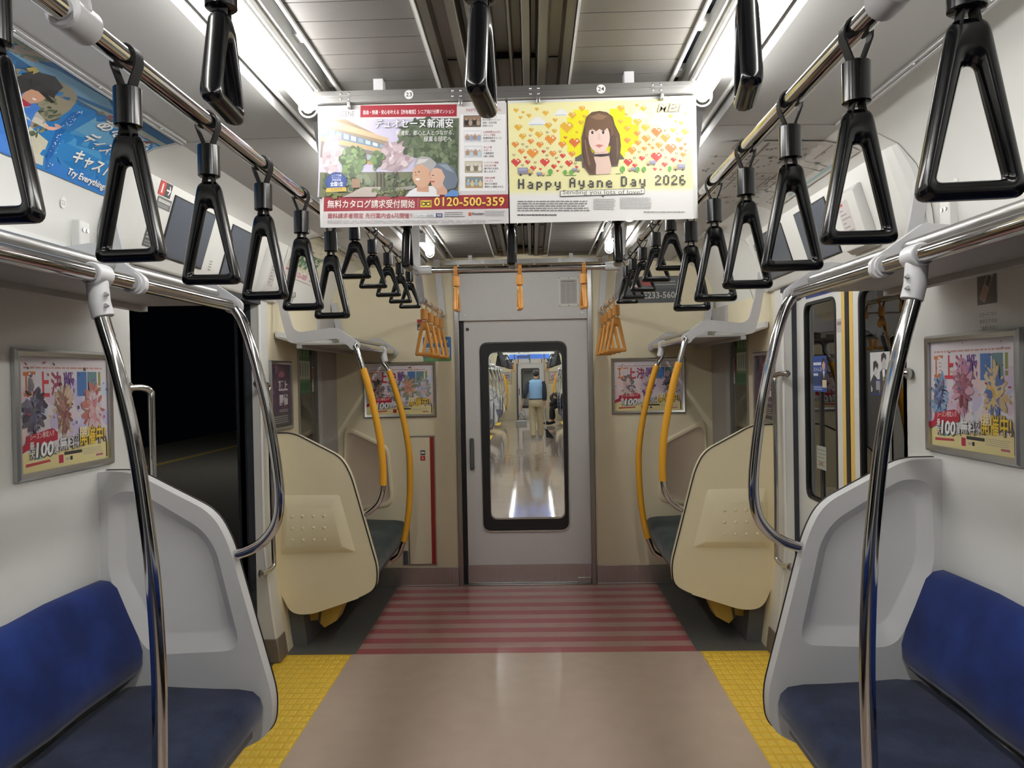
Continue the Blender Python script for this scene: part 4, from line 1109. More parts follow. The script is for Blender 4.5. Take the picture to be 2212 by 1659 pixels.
k.poly([(612, 980), (634, 980), (650, 1080), (690, 1180), (664, 1240), (620, 1180), (596, 1090)], (88, 64, 50), 16); k.poly([(800, 970), (824, 960), (858, 1040), (850, 1170), (806, 1180), (794, 1100)], (84, 62, 50), 16)
k.poly([(604, 1000), (614, 990), (630, 1100), (650, 1180), (636, 1180)], (126, 98, 76), 17); k.poly([(836, 980), (846, 990), (852, 1090), (838, 1150), (840, 1060)], (120, 94, 74), 17)
# lettering
PX = {'H': ["1001", "1001", "1001", "1111", "1001", "1001", "1001"], 'a': ["0000", "0000", "0110", "0001", "0111", "1001", "0111"], 'p': ["0000", "0000", "1110", "1001", "1001", "1110", "1000", "1000"], 'y': ["0000", "0000", "1001", "1001", "1001", "0111", "0001", "0110"],
      'A': ["0110", "1001", "1001", "1111", "1001", "1001", "1001"], 'n': ["0000", "0000", "1110", "1001", "1001", "1001", "1001"], 'e': ["0000", "0000", "0110", "1001", "1111", "1000", "0111"], 'D': ["1110", "1001", "1001", "1001", "1001", "1001", "1110"],
      '2': ["0110", "1001", "0001", "0010", "0100", "1000", "1111"], '0': ["0110", "1001", "1001", "1001", "1001", "1001", "0110"], '6': ["0110", "1000", "1000", "1110", "1001", "1001", "0110"]}
def pix(word, x, y, cw, ch, gap, col):
    for c in word:
        for j, r in enumerate(PX[c]):
            i = 0
            while i < 4:
                if r[i] == '1':
                    e = i
                    while e < 4 and r[e] == '1': e += 1
                    k.rect(x + i * cw, y + j * ch, x + e * cw + 1, y + (j + 1) * ch + 1, col, 12); i = e
                else: i += 1
        x += 4 * cw + gap
pix('Happy', 127, 1280, 10.5, 10.2, 24, (62, 62, 66)); pix('Ayane', 497, 1272, 10.5, 10.2, 24, (62, 62, 66)); pix('Day', 868, 1264, 10.5, 10.2, 24, (62, 62, 66)); pix('2026', 1112, 1256, 10.5, 10.0, 16, (62, 62, 66))
k.poly([(430, 1368), (1036, 1350), (1036, 1392), (430, 1412)], (90, 90, 92), 11); k.poly([(434, 1372), (1032, 1355), (1032, 1388), (434, 1407)], (238, 236, 226), 12); k.poly([(722, 1400), (752, 1400), (738, 1418)], (90, 90, 92), 11)
k.text('Sending you lots of love!', 448, 1404, 1016, 1362, (96, 96, 100), 13, .0, 0, .003)
k.text('ME:I', 1132, 800, 1318, 734, (112, 106, 80), 11, .045, .25); k.text('ME:I', 1136, 797, 1314, 737, (238, 232, 180), 12, .0, .25)
k.lines(122, 1436, 640, 1520, 5, (120, 118, 120), 11, .42, 8); k.lines(668, 1424, 830, 1508, 7, (150, 148, 150), 11, .4, 9); k.lines(858, 1416, 1096, 1502, 10, (160, 158, 160), 11, .4, 10)
k.lines(122, 1536, 420, 1552, 1, (70, 70, 74), 11, .55, 12); k.lines(1028, 1516, 1332, 1530, 1, (120, 120, 124), 11, .4, 13)
P24 = hang(.011, .518, 1.893, 2.226, 2.142, 'hanging_poster', 'hanging poster 24 in yellow with pixel hearts and a long-haired woman', k)
for x0, x1, nm in ((-.522, .004, 'left'), (.010, .531, 'right')):
    tag(MB().box(x0, x1, 2.1465, 2.1477, 1.895, 2.234).build('hanging_poster', 'white'), 'blank white back of the poster hanging behind the %s one' % nm, 'poster')

# ---- framed advertisements (generic artwork in place of the drawn figures)
def game_poster(seed, heroes):
    """fits a unit frame 1 x .74"""
    k = Ink(); R = random.Random(seed); Hh = .74
    k.rect(0, 0, 1, Hh, (224, 218, 224), 1); k.rect(0, 0, 1, .13, (234, 220, 160), 2)
    for i in range(26):
        k.ell(R.random(), R.uniform(.2, .55), R.uniform(.03, .10), R.uniform(.03, .08), R.choice([(216, 196, 216), (226, 208, 222), (204, 196, 226), (232, 206, 206), (206, 214, 232)]), 2, 9, R.random() * 3)
    k.lines(.06, .655, .96, .675, 1, (196, 150, 140), 3, .6, seed)
    cs = [(206, 118, 60), (202, 56, 72), (160, 66, 98), (112, 74, 140)]
    for i, ch in enumerate('頂上決戦'): k.text(ch, .055 + .137 * i, .475, .18 + .137 * i, .64, cs[i], 4, .035)
    k.rect(.62, .47, .735, .64, (74, 116, 178), 4); k.rect(.745, .47, .86, .64, (104, 136, 142), 4); k.rect(.88, .54, .91, .64, (140, 150, 84), 4); k.rect(.88, .50, .91, .53, (140, 150, 84), 4)
    # sprays of petals and ribbons
    for hx, hy, hs, cols in heroes:
        for i in range(120):
            a = R.random() * 2 * PI; q = R.random() ** .7; c = cols[min(int(q * len(cols)), len(cols) - 1)]
            u_ = R.uniform(.0, .45); c = tuple(int(v + (228 - v) * u_) for v in c)
            L = R.uniform(.012, .05) * hs
            x, y = hx + math.cos(a) * q * .085 * hs, hy + math.sin(a) * q * .15 * hs
            k.ell(x, y, L, L * R.uniform(.25, .5), c, 5 + (i % 4), 8, a + R.uniform(-.6, .6))
    for i in range(34):
        x, y = R.random(), R.uniform(.25, .72); s = R.uniform(.008, .02); a = R.random() * 3; c = R.choice([(176, 60, 70), (70, 84, 150), (206, 170, 90), (140, 90, 150), (90, 70, 70)])
        k.poly([(x + s * math.cos(a + b), y + s * .7 * math.sin(a + b)) for b in (0, .9, PI, PI + .9)], c, 9)
    k.poly([(.0, .16), (.06, .19), (.07, .235), (.33, .27), (.38, .24), (.38, .19), (.08, .15), (.0, .12)], (178, 40, 62), 10)
    k.text('シーズン限定入り', .10, .205, .345, .245, (240, 214, 214), 11, .02, 0, .015)
    for dx, dy, c, b, l in ((.006, -.007, (66, 62, 74), .05, 11), (0, 0, (78, 74, 84), .055, 12), (0, 0, (246, 246, 246), .012, 13)):
        k.text('最', .095 + dx, .145 + dy, .14 + dx, .195 + dy, c, l, b); k.text('大', .095 + dx, .085 + dy, .14 + dx, .14 + dy, c, l, b)
        k.text('100', .15 + dx, .09 + dy, .335 + dx, .19 + dy, c, l, b + .02, .12); k.text('連', .338 + dx, .10 + dy, .39 + dx, .15 + dy, c, l, b * .7)
        k.text('無料', .40 + dx, .115 + dy, .565 + dx, .205 + dy, c, l, b); k.text('ガ', .57 + dx, .165 + dy, .62 + dx, .215 + dy, c, l, b * .7); k.text('シャ', .57 + dx, .115 + dy, .62 + dx, .155 + dy, c, l, b * .7)
        c2 = c if l < 13 else (236, 200, 60)
        k.text('開催中!', .63 + dx, .125 + dy, .945 + dx, .255 + dy, c2, l, b + .01)
    k.text('開', .632, .185, .735, .255, (246, 244, 240), 14, .0)
    k.poly([(.06, .060), (.30, .068), (.31, .052), (.06, .040)], (186, 70, 76), 4); k.ell(.18, .088, .04, .012, (150, 190, 196), 4, 10)
    k.rect(.395, .030, .445, .085, (176, 40, 70), 4); k.rect(.455, .078, .66, .100, (52, 50, 54), 4); k.rect(.52, .040, .548, .066, (52, 50, 54), 4); k.rect(.47, .044, .51, .060, (190, 190, 190), 4)
    k.lines(.67, .055, .93, .105, 4, (190, 180, 160), 4, .4, seed + 1); k.rect(.83, .035, .92, .05, (190, 110, 130), 4)
    k.poly([(.95, .19), (.965, .16), (.975, .12), (.975, .02), (.962, .02), (.962, .12), (.955, .155)], (44, 42, 48), 5)
    return k
def framed(org, ux, nrm, Wd, label, ink, name='framed_poster', Hr=.74, sheet=True):
    """frame with its print; org lower left corner of the opening"""
    org, ux, nrm = Vector(org), Vector(ux), Vector(nrm); Hd = Wd * Hr; uz = Vector((0, 0, 1))
    mp = lambda a, b, t: ux * a + uz * b + nrm * t
    t = empty(name, org, 0, label, 'poster')
    f = .020; o_ = rc(-f, -f, Wd + f, Hd + f); i_ = rc(.002, .002, Wd - .002, Hd - .002)
    m = MB()
    L0 = [[mp(a, b, 0) for a, b in o_], [mp(a, b, .010) for a, b in rc(-f + .002, -f + .002, Wd + f - .002, Hd + f - .002)], [mp(a, b, .016) for a, b in rc(-f + .009, -f + .009, Wd + f - .009, Hd + f - .009)], [mp(a, b, .012) for a, b in i_], [mp(a, b, .002) for a, b in i_]]
    m.loft(L0, cap0=True, cap1=True); m.build('frame', 'frame', t)
    k2 = Ink(); k2.P = [([(a * Wd, b * Wd) for a, b in p], c, l, q) for p, c, l, q in ink.P]
    k2.build('print', lambda a, b, l: mp(a, b, .003 + l), t, 'inkgloss')
    return t
G1 = [(.15, .40, 1.1, [(60, 62, 70), (54, 54, 92), (80, 70, 100), (56, 52, 66)]), (.47, .38, 1.1, [(112, 44, 52), (150, 92, 74), (120, 74, 62), (206, 176, 150)]), (.80, .36, 1.2, [(206, 150, 150), (196, 122, 130), (206, 182, 190), (176, 90, 80)])]
G2 = [(.13, .36, 1.0, [(60, 86, 156), (52, 66, 116), (40, 50, 80), (110, 150, 190)]), (.42, .42, 1.2, [(130, 56, 96), (150, 70, 90), (110, 40, 60), (196, 130, 160)]), (.78, .38, 1.2, [(212, 170, 84), (220, 186, 110), (90, 110, 170), (206, 176, 130)])]
G3 = [(.18, .36, 1.0, [(104, 70, 62), (90, 62, 58), (140, 110, 90), (70, 60, 60)]), (.42, .36, 1.0, [(170, 160, 150), (96, 130, 136), (190, 180, 170), (80, 90, 110)]), (.64, .40, 1.1, [(150, 44, 40), (196, 120, 84), (206, 140, 104), (96, 120, 96)]), (.85, .38, 1.0, [(150, 170, 204), (206, 176, 186), (196, 186, 216), (120, 134, 110)])]
G4 = [(.20, .36, 1.0, [(70, 60, 90), (206, 170, 170), (210, 190, 180), (110, 90, 90)]), (.48, .40, 1.1, [(130, 90, 150), (196, 150, 140), (206, 190, 200), (110, 70, 130)]), (.80, .40, 1.1, [(50, 46, 54), (90, 60, 66), (60, 56, 80), (190, 170, 180)])]
framed((-1.344, 2.062, 1.222), (0, 1, 0), (1, 0, 0), .445, 'framed colourful poster on the left wall above the blue bench', game_poster(3, G1))
framed((1.344, 2.502, 1.222), (0, -1, 0), (-1, 0, 0), .445, 'framed colourful poster on the right wall above the blue bench', game_poster(4, G2))
framed((-1.104, YE - .001, 1.208), (1, 0, 0), (0, -1, 0), .475, 'framed colourful poster on the end wall left of the end door', game_poster(5, G3))
framed((.634, YE - .001, 1.205), (1, 0, 0), (0, -1, 0), .475, 'framed colourful poster on the end wall right of the end door', game_poster(6, G4))
def purple():
    k = Ink(); R = random.Random(11)
    k.rect(0, 0, 1, 1.05, (74, 56, 76), 1); k.rect(0, 0, 1, .24, (66, 64, 66), 2)
    for i in range(40): k.ell(R.random(), R.uniform(.25, 1.0), R.uniform(.03, .12), R.uniform(.03, .1), R.choice([(96, 66, 90), (60, 46, 70), (110, 80, 96), (84, 60, 66)]), 3, 8, R.random() * 3)
    k.text('頂上', .38, .60, .85, .78, (214, 210, 214), 5, .04); k.text('開催', .42, .36, .85, .55, (214, 210, 214), 5, .04)
    k.ell(.55, .88, .16, .05, (150, 84, 100), 4, 14)
    k.lines(.1, .06, .9, .2, 4, (170, 166, 160), 4, .4, 3); k.lines(.4, .25, .9, .3, 2, (190, 186, 190), 4, .4, 5)
    return k
framed((-1.344, 4.095, 1.205), (0, 1, 0), (1, 0, 0), .335, 'dark purple framed poster on the left wall between the open doorway and the end window', purple(), Hr=1.05)
framed((1.344, 4.430, 1.205), (0, -1, 0), (-1, 0, 0), .335, 'dark purple framed poster on the right wall between the closed doors and the end window', purple(), Hr=1.05)

# ---- surface under the ceiling edge, for curved posters and stickers
ARC = [(1.322, 2.04), (1.290, 2.115), (1.235, 2.18), (1.15, 2.225), (1.065, 2.244), (.86, 2.25), (.67, 2.252)]
def arc(v, lift):
    for (a, b), (c, d) in zip(ARC, ARC[1:]):
        L = math.dist((a, b), (c, d))
        if v <= L or (c, d) == ARC[-1]:
            t = v / L; nx, nz = -(d - b) / L, (c - a) / L
            return a + (c - a) * t + (nx if nx < 0 else -abs(nx)) * lift, b + (d - b) * t - abs(nz) * lift
        v -= L
def cove_map(s): return lambda a, b, l: Vector((s * arc(max(b, 0), .004 + l)[0], a, arc(max(b, 0), .004 + l)[1]))
# blue recruiting poster
k = Ink(); R = random.Random(21)
k.rect(.90, .038, 2.452, .346, (34, 120, 186), 1)
for i in range(5): k.poly([(2.145 + .0, .04 + .05 * i), (2.452, .04 + .05 * i), (2.452, .09 + .05 * i), (2.145, .09 + .05 * i)], [(26, 112, 190), (44, 130, 196), (74, 150, 200), (104, 164, 202), (120, 168, 198)][i], 2)
k.poly([(2.145, .04), (2.06, .25), (2.09, .26), (2.165, .05)], (22, 96, 170), 3)
for i in range(70):
    t = R.random(); x = 2.165 - .085 * t + R.uniform(-.012, .012); y = .05 + .205 * t
    s = R.uniform(.001, .003); k.poly([(x - s, y), (x, y - s), (x + s, y), (x, y + s)], (226, 236, 244), 4)
k.poly([(1.55, .285), (2.0, .255), (2.452, .295), (2.452, 0.346), (1.55, 0.346)], (40, 100, 150), 3)
k.poly([(1.72, .30), (1.98, .292), (2.14, .32), (2.06, .345), (1.85, .335)], (120, 164, 192), 4); k.poly([(2.0, .283), (2.3, .29), (2.452, .30), (2.452, .318), (2.2, .312)], (150, 160, 152), 4)
for i in range(30): k.ell(R.uniform(2.12, 2.42), R.uniform(.27, .30), R.uniform(.008, .02), R.uniform(.003, .008), R.choice([(150, 74, 74), (120, 116, 104), (160, 140, 130), (110, 60, 66)]), 5, 7, R.random())
for i in range(30): k.ell(R.uniform(1.5, 1.8), R.uniform(.315, .35), R.uniform(.01, .03), R.uniform(.004, .01), R.choice([(96, 116, 96), (120, 130, 110), (150, 136, 124)]), 5, 7, R.random())
k.ell(1.90, .19, .16, .115, (150, 142, 120), 5, 22, .3)
for i in range(90):
    a = R.random() * 2 * PI; q = math.sqrt(R.random()); k.ell(1.98 + .085 * q * math.cos(a), .155 + .085 * q * math.sin(a), R.uniform(.006, .016), R.uniform(.004, .009), R.choice([(78, 92, 66), (104, 112, 84), (60, 70, 54), (132, 134, 108), (92, 84, 70)]), 6, 6, R.random() * 3)
k.poly([(1.98, .14), (2.1, .12), (2.13, .05), (1.99, .045)], (206, 200, 178), 5)
k.poly([(1.70, .04), (2.0, .04), (2.02, .10), (1.98, .20), (1.86, .22), (1.74, .18)], (64, 124, 206), 7)
k.poly([(1.90, .17), (1.97, .19), (2.06, .165), (2.06, .15), (1.97, .15)], (196, 190, 178), 8); k.ell(2.075, .165, .028, .014, (220, 168, 150), 9, 10, .3)
k.ell(1.925, .222, .032, .030, (206, 156, 128), 9, 14); k.poly([(1.90, .20), (1.95, .195), (1.945, .18), (1.91, .182)], (176, 40, 70), 9)
k.poly([(1.83, .205), (1.83, .29), (1.88, .312), (1.94, .295), (1.965, .255), (1.975, .245), (1.93, .243), (1.895, .235), (1.89, .20)], (48, 46, 46), 10); k.poly([(1.86, .262), (1.99, .236), (1.985, .228), (1.86, .25)], (30, 28, 30), 11)
k.poly([(1.81, .285), (1.845, .275), (1.84, .298), (1.815, .305)], (190, 170, 90), 11)
k.ell(1.935, .214, .008, .003, (240, 230, 226), 11, 8)
for i in range(5): k.ell(1.745, .06 + .03 * i, .006, .004, (34, 70, 150), 8, 8)
for dx, dy, c, l in ((.003, -.003, (70, 100, 130), 6), (0, 0, (240, 238, 232), 7)):
    k.text('あなたも', 2.178 + dx, .232 + dy, 2.445 + dx, .283 + dy, c, l, .02)
    k.text('ディズニー', 2.200 + dx, .160 + dy, 2.445 + dx, .214 + dy, c, l, .02)
    k.text('キャスト', 2.222 + dx, .096 + dy, 2.420 + dx, .140 + dy, c, l, .03)
    k.text('Try Everything!', 2.238 + dx, .049 + dy, 2.438 + dx, .076 + dy, c, l, .02, .15)
o = k.build('curved_poster', cove_map(-1), None, 'ink', maxlen=.045); tag(o, 'blue curved poster reading Try Everything along the left ceiling edge', 'poster')
# route map
k = Ink(); R = random.Random(31)
k.rect(2.63, .30, 3.60, .70, (196, 194, 190), 1); k.rect(2.63, .225, 3.58, .30, (200, 198, 192), 1)
k.rect(2.66, .235, 3.3, .245, (150, 176, 182), 2)
for i in range(26):
    x, y = R.uniform(2.7, 3.5), R.uniform(.27, .66); pts = [(x, y)]
    for j in range(3):
        if R.random() < .5: x = min(3.57, max(2.65, x + R.uniform(-.3, .3)))
        else: y = min(.69, max(.25, y + R.uniform(-.12, .12)))
        pts.append((x, y))
    c = R.choice([(120, 116, 116), (150, 130, 126), (104, 104, 110), (140, 110, 106), (130, 126, 120)])
    for (a, b), (e, f) in zip(pts, pts[1:]):
        k.rect(min(a, e) - .003, min(b, f) - .003, max(a, e) + .003, max(b, f) + .003, c, 3)
for i in range(130):
    x, y = R.uniform(2.66, 3.55), R.uniform(.25, .68); k.rect(x, y, x + R.uniform(.008, .03), y + R.uniform(.006, .012), R.choice([(120, 118, 120), (140, 136, 134), (100, 98, 100)]), 4)
k.text('路線図', 3.40, .655, 3.54, .685, (120, 118, 120), 4)
o = k.build('route_map', cove_map(1), None, 'ink', maxlen=.05); tag(o, 'pale railway route map stuck to the ceiling above the closed right doors', 'poster')
# far curved poster on the left
k = Ink(); R = random.Random(41)
k.rect(4.14, .02, 4.95, .34, (206, 200, 178), 1); k.rect(4.14, .02, 4.95, .085, (222, 214, 212), 2); k.rect(4.36, .09, 4.72, .20, (76, 108, 80), 2); k.poly([(4.14, .09), (4.24, .09), (4.27, .24), (4.16, .25)], (150, 140, 168), 2)
k.text('0120-000', 4.42, .034, 4.66, .066, (176, 70, 100), 3, .02); k.lines(4.17, .05, 4.36, .07, 1, (176, 70, 100), 3, .6, 3); k.lines(4.72, .035, 4.93, .07, 2, (120, 116, 116), 3, .5, 4)
for i in range(24): x, y = R.uniform(4.2, 4.9), R.uniform(.2, .33); k.poly([(x, y), (x + R.uniform(.04, .2), y + R.uniform(-.02, .02)), (x + .1, y + .006), (x, y + .004)], R.choice([(150, 146, 130), (130, 128, 118), (180, 170, 140)]), 4)
for i in range(6): k.rect(4.40 + .05 * i, .11, 4.425 + .05 * i, .13, (150, 176, 150), 4)
o = k.build('curved_poster', cove_map(-1), None, 'ink', maxlen=.045); tag(o, 'green and cream curved poster at the left ceiling edge beyond the door screens', 'poster')
# number stickers
for s, y, z, n in ((-1, 2.268, 2.012, '22'), (1, 2.312, 2.012, '45')):
    k = Ink(); k.ell(0, 0, .014, .017, (232, 232, 226), 1, 18); k.text(n, -.009, -.006, .009, .006, (120, 140, 140), 2)
    o = k.build('number_sticker', plane_map((s * 1.326, y, z), (0, -s, 0), (s * -.14, 0, .99), (-s, 0, -.14)))
    tag(o, 'small oval sticker numbered %s high on the %s wall' % (n, 'left' if s < 0 else 'right'), 'sticker')

# ---- door header: screens, boxes, stickers
def head_map(s): return plane_map((s * 1.3185, 0, 1.8845), (0, 1, 0), (-s * .2971, 0, .9548), (-s * .9548, 0, -.2971))
def screen(s, y0, y1, label):
    mp = head_map(s); c = mp((y0 + y1) / 2, .06, 0)
    o = slab(mp, rc(y0, .052, y1, .286), -.004, .0035).build('display_screen', 'rubber', loc=c, bevel=.0012)
    tag(o, label, 'screen')
    q = slab(mp, rc(y0 + .006, .058, y1 - .006, .280), .0030, .0040); q.build('screen_glass', 'screen', o, loc=None); o.children[0].location = -c
    return o
screen(-1, 2.800, 3.160, 'dark switched-off screen above the open left doorway, nearer of the two')
screen(-1, 3.345, 3.700, 'dark switched-off screen above the open left doorway, farther of the two')
screen(1, 3.090, 3.440, 'dark switched-off screen above the closed right doors, nearer of the two')
screen(1, 3.620, 3.975, 'dark switched-off screen above the closed right doors, farther of the two')
def infobox(s, y0, y1, label):
    mp = head_map(s); a = rc(y0, .025, y1, .262); b = rc(y0 + .012, .045, y1 - .012, .245)
    m = MB(); m.loft([[mp(u, v, -.003) for u, v in a], [mp(u, v, .010) for u, v in a], [mp(u, v, .032) for u, v in b]], cap0=True)
    c = mp(y0, .025, 0); o = m.build('information_box', 'white', loc=c, bevel=.003); tag(o, label, 'box')
    k = Ink(); d = 1 if s < 0 else -1
    X = (lambda t: y0 + .02 + (y1 - y0 - .04) * t) if s < 0 else (lambda t: y1 - .02 - (y1 - y0 - .04) * t)
    k.rect(X(.18), .075, X(.72), .225, (206, 200, 198), 1)
    k.rect(X(.24), .208, X(.46), .217, (196, 80, 84), 2)
    for j in range(7): k.rect(X(.24), .190 - .016 * j, X(.52 + .13 * ((j * 7) % 3 - 1)), .195 - .016 * j, (150, 146, 146), 2)
    q = k.build('notice', lambda u, v, l: mp(u, v, .0325 + l) - c, o)
infobox(-1, 3.800, 3.985, 'white information box with a small notice at the far end of the left door header')
infobox(1, 2.770, 2.990, 'white information box with a small notice at the near end of the right door header')
def sticker(name, mp, k, label, m='ink'):
    return tag(k.build(name, mp, None, m), label, 'sticker')
hl = head_map(-1); lift = lambda mp: (lambda a, b, l: mp(a, b, l + .0004))
k = Ink(); k.rect(2.680, .262, 2.768, .312, (58, 58, 60), 1); k.rect(2.680, .262, 2.722, .312, (196, 56, 48), 2); k.rect(2.696, .270, 2.706, .300, (236, 232, 230), 3); k.rect(2.698, .300, 2.704, .305, (236, 232, 230), 3)
k.rect(2.732, .284, 2.758, .290, (236, 232, 230), 3); k.poly([(2.747, .272), (2.752, .270), (2.764, .287), (2.752, .304), (2.747, .302), (2.756, .287)], (236, 232, 230), 3)
sticker('fire_sticker', lift(hl), k, 'red and black fire extinguisher arrow sticker on the left door header')
k = Ink(); k.rect(2.690, .218, 2.790, .257, (108, 110, 108), 1); k.lines(2.697, .235, 2.785, .253, 1, (206, 206, 204), 2, .6, 1); k.lines(2.697, .222, 2.785, .234, 2, (180, 180, 178), 2, .4, 2)
sticker('notice_sticker', lift(hl), k, 'small grey notice below the fire extinguisher sticker on the left door header')
k = Ink(); k.rect(2.672, .072, 2.786, .140, (84, 88, 86), 1); k.lines(2.68, .10, 2.78, .136, 3, (190, 192, 190), 2, .45, 3); k.lines(2.68, .076, 2.78, .096, 2, (160, 162, 160), 2, .4, 4); k.rect(2.672, .143, 2.70, .165, (206, 160, 60), 1)
sticker('notice_sticker', lift(hl), k, 'larger dark grey notice low on the left door header, with a yellow tab')
hr = head_map(1)
k = Ink(); k.rect(4.00, .075, 4.09, .125, (92, 94, 92), 1); k.lines(4.01, .08, 4.08, .12, 3, (200, 200, 198), 2, .5, 3); k.rect(4.04, .13, 4.09, .155, (206, 170, 90), 1)
sticker('notice_sticker', lift(hr), k, 'dark grey notice at the far end of the right door header, low')
k = Ink(); k.rect(4.03, .225, 4.09, .258, (120, 122, 122), 1); k.lines(4.035, .23, 4.085, .254, 2, (206, 206, 204), 2, .5, 3)
sticker('notice_sticker', lift(hr), k, 'small grey notice at the far end of the right door header, high')
k = Ink()
for j in range(4): k.rect(3.225 - .001 * j, .060 + .012 * j, 3.25, .064 + .012 * j, (150, 148, 142), 1)
sticker('speaker_slots', lift(hl), k, 'short row of speaker slots between the two left screens')

# ---- end wall: extinguisher cupboard, plates, notices
yw = YE - .0006
t = empty('extinguisher_cupboard', (-.727, YE, .15), 0, 'flush cream extinguisher cupboard with a red strip left of the end door', 'cupboard')
m = MB(); m.v = []; 
fr = plate(rc(-.100, -.004, .100, .908), [rc(-.092, .004, .092, .900)], 'y', -.006, .001); fr.build('cupboard_frame', 'frame', t)
MB().box(-.091, .063, -.004, .0, .005, .899).build('cupboard_door', 'cream', t, bevel=.002)
MB().box(.064, .091, -.0045, .0, .005, .899).build('red_strip', 'redstrip', t, bevel=.001)
k = Ink(); k.rect(-.004, .772, .030, .806, (40, 40, 42), 1); k.rect(.004, .782, .026, .797, (214, 214, 212), 2); k.rect(.0, .778, .004, .800, (214, 214, 212), 2); k.rect(-.004, .734, .030, .767, (190, 46, 44), 1); k.rect(.010, .742, .016, .760, (230, 226, 222), 2)
k.build('pictogram', plane_map((0, -.0043, 0), (1, 0, 0), (0, 0, 1), (0, -1, 0)), t)
o = tag(MB().box(-.866, -.832, YE - .006, YE + .0, .150, .250).build('socket_plate', 'plategrey', bevel=.002), 'small dark socket plate low on the end wall beside the extinguisher cupboard', 'plate')
wm = plane_map((0, yw, 0), (1, 0, 0), (0, 0, 1), (0, -1, 0))
k = Ink(); k.poly(rrect(-.697, 1.579, -.499, 1.750, .012), (56, 116, 180), 1); k.poly(rrect(-.697, 1.579, -.499, 1.603, .010), (92, 150, 90), 2); k.lines(-.68, 1.70, -.515, 1.735, 1, (206, 190, 120), 3, .6, 3)
for i in range(3): k.rect(-.685 + .061 * i, 1.612, -.633 + .061 * i, 1.675, (222, 222, 220), 3); k.lines(-.680 + .061 * i, 1.62, -.638 + .061 * i, 1.668, 4, (120, 120, 124), 4, .5, i); k.ell(-.65 + .061 * i, 1.632, .006, .006, [(190, 90, 70), (206, 150, 80), (90, 140, 90)][i], 5, 8)
sticker('notice_sticker', wm, k, 'blue and green notice on the end wall behind the left orange straps')
k = Ink(); k.rect(-.735, 1.80, -.700, 1.845, (50, 50, 54), 1); k.rect(-.735, 1.848, -.700, 1.875, (180, 56, 60), 1); k.poly([(-.73, 1.81), (-.725, 1.805), (-.705, 1.83), (-.71, 1.835)], (220, 220, 220), 2)
sticker('notice_sticker', wm, k, 'small red and black sticker on the end wall above the left blue notice')
t = tag(MB().box(.256, .404, YE - .004, YE + .003, 1.945, 2.148).build('text_sign', 'white', loc=(.33, YE, 1.945), bevel=.001), 'white framed list of text screwed above the end door, at the right', 'sign')
k = Ink(); k.rect(-.057, .017, .057, .186, (188, 186, 182), 1)
for c in range(3): k.lines(-.052 + .036 * c, .025, -.022 + .036 * c, .16, 18, (150, 148, 146), 2, .4, c)
k.lines(-.05, .165, .05, .182, 1, (120, 118, 116), 2, .5, 9)
for x in (-.068, 0, .068):
    for z in (.006, .197): k.ell(x * .94, z, .0035, .0035, (90, 90, 90), 2, 8)
k.build('list', plane_map((0, -.0046, 0), (1, 0, 0), (0, 0, 1), (0, -1, 0)), t)
t = tag(MB().prism(rrect(.67, 1.957, 1.108, 2.140, .008), 'y', YE - .004, YE + .002).build('number_plate', 'plategrey', loc=(.88, YE, 1.957)), 'dark grey plate lettered E233-5601 with a no-smoking sign on the end wall', 'sign')
k = Ink(); k.text('E233-5601', -.030, .030, .205, .075, (206, 206, 202), 1, .012)
k.rect(-.205, .098, .222, .176, (100, 104, 106), 1); k.ell(-.075, .135, .034, .034, (190, 70, 70), 2, 24); k.ell(-.075, .135, .027, .027, (206, 204, 200), 3, 24); k.rect(-.095, .128, -.062, .136, (60, 60, 64), 4); k.poly([(-.098, .157), (-.093, .161), (-.052, .113), (-.057, .109)], (190, 70, 70), 5); k.rect(-.03, .120, .03, .150, (186, 84, 86), 2); k.lines(.05, .115, .20, .155, 2, (180, 182, 182), 2, .4, 3)
k.build('lettering', plane_map((0, -.0044, 0), (1, 0, 0), (0, 0, 1), (0, -1, 0)), t)

# ---- right wall phone notice
rm = plane_map((1.3444, 0, 0), (0, -1, 0), (0, 0, 1), (-1, 0, 0))
k = Ink(); y0 = -2.262
k.rect(y0 + .02, 1.645, y0 + .112, 1.735, (104, 98, 90), 1)
k.poly([(y0 + .03, 1.665), (y0 + .075, 1.738), (y0 + .098, 1.725), (y0 + .055, 1.648)], (176, 168, 156), 2); k.poly([(y0 + .036, 1.667), (y0 + .055, 1.699), (y0 + .074, 1.686), (y0 + .054, 1.653)], (186, 140, 124), 3); k.poly([(y0 + .058, 1.702), (y0 + .074, 1.728), (y0 + .090, 1.717), (y0 + .076, 1.690)], (90, 84, 78), 3)
for i, txt in enumerate(['スマートフォン', '歩きスマホは', 'ご遠慮ください']): k.text(txt, y0 + .03, 1.610 - .019 * i, y0 + .112, 1.622 - .019 * i, (110, 104, 96), 1)
k.lines(y0 + .02, 1.552, y0 + .118, 1.566, 2, (176, 130, 120), 1, .35, 4)
sticker('phone_notice', rm, k, 'faded phone notice above the framed poster on the right wall')

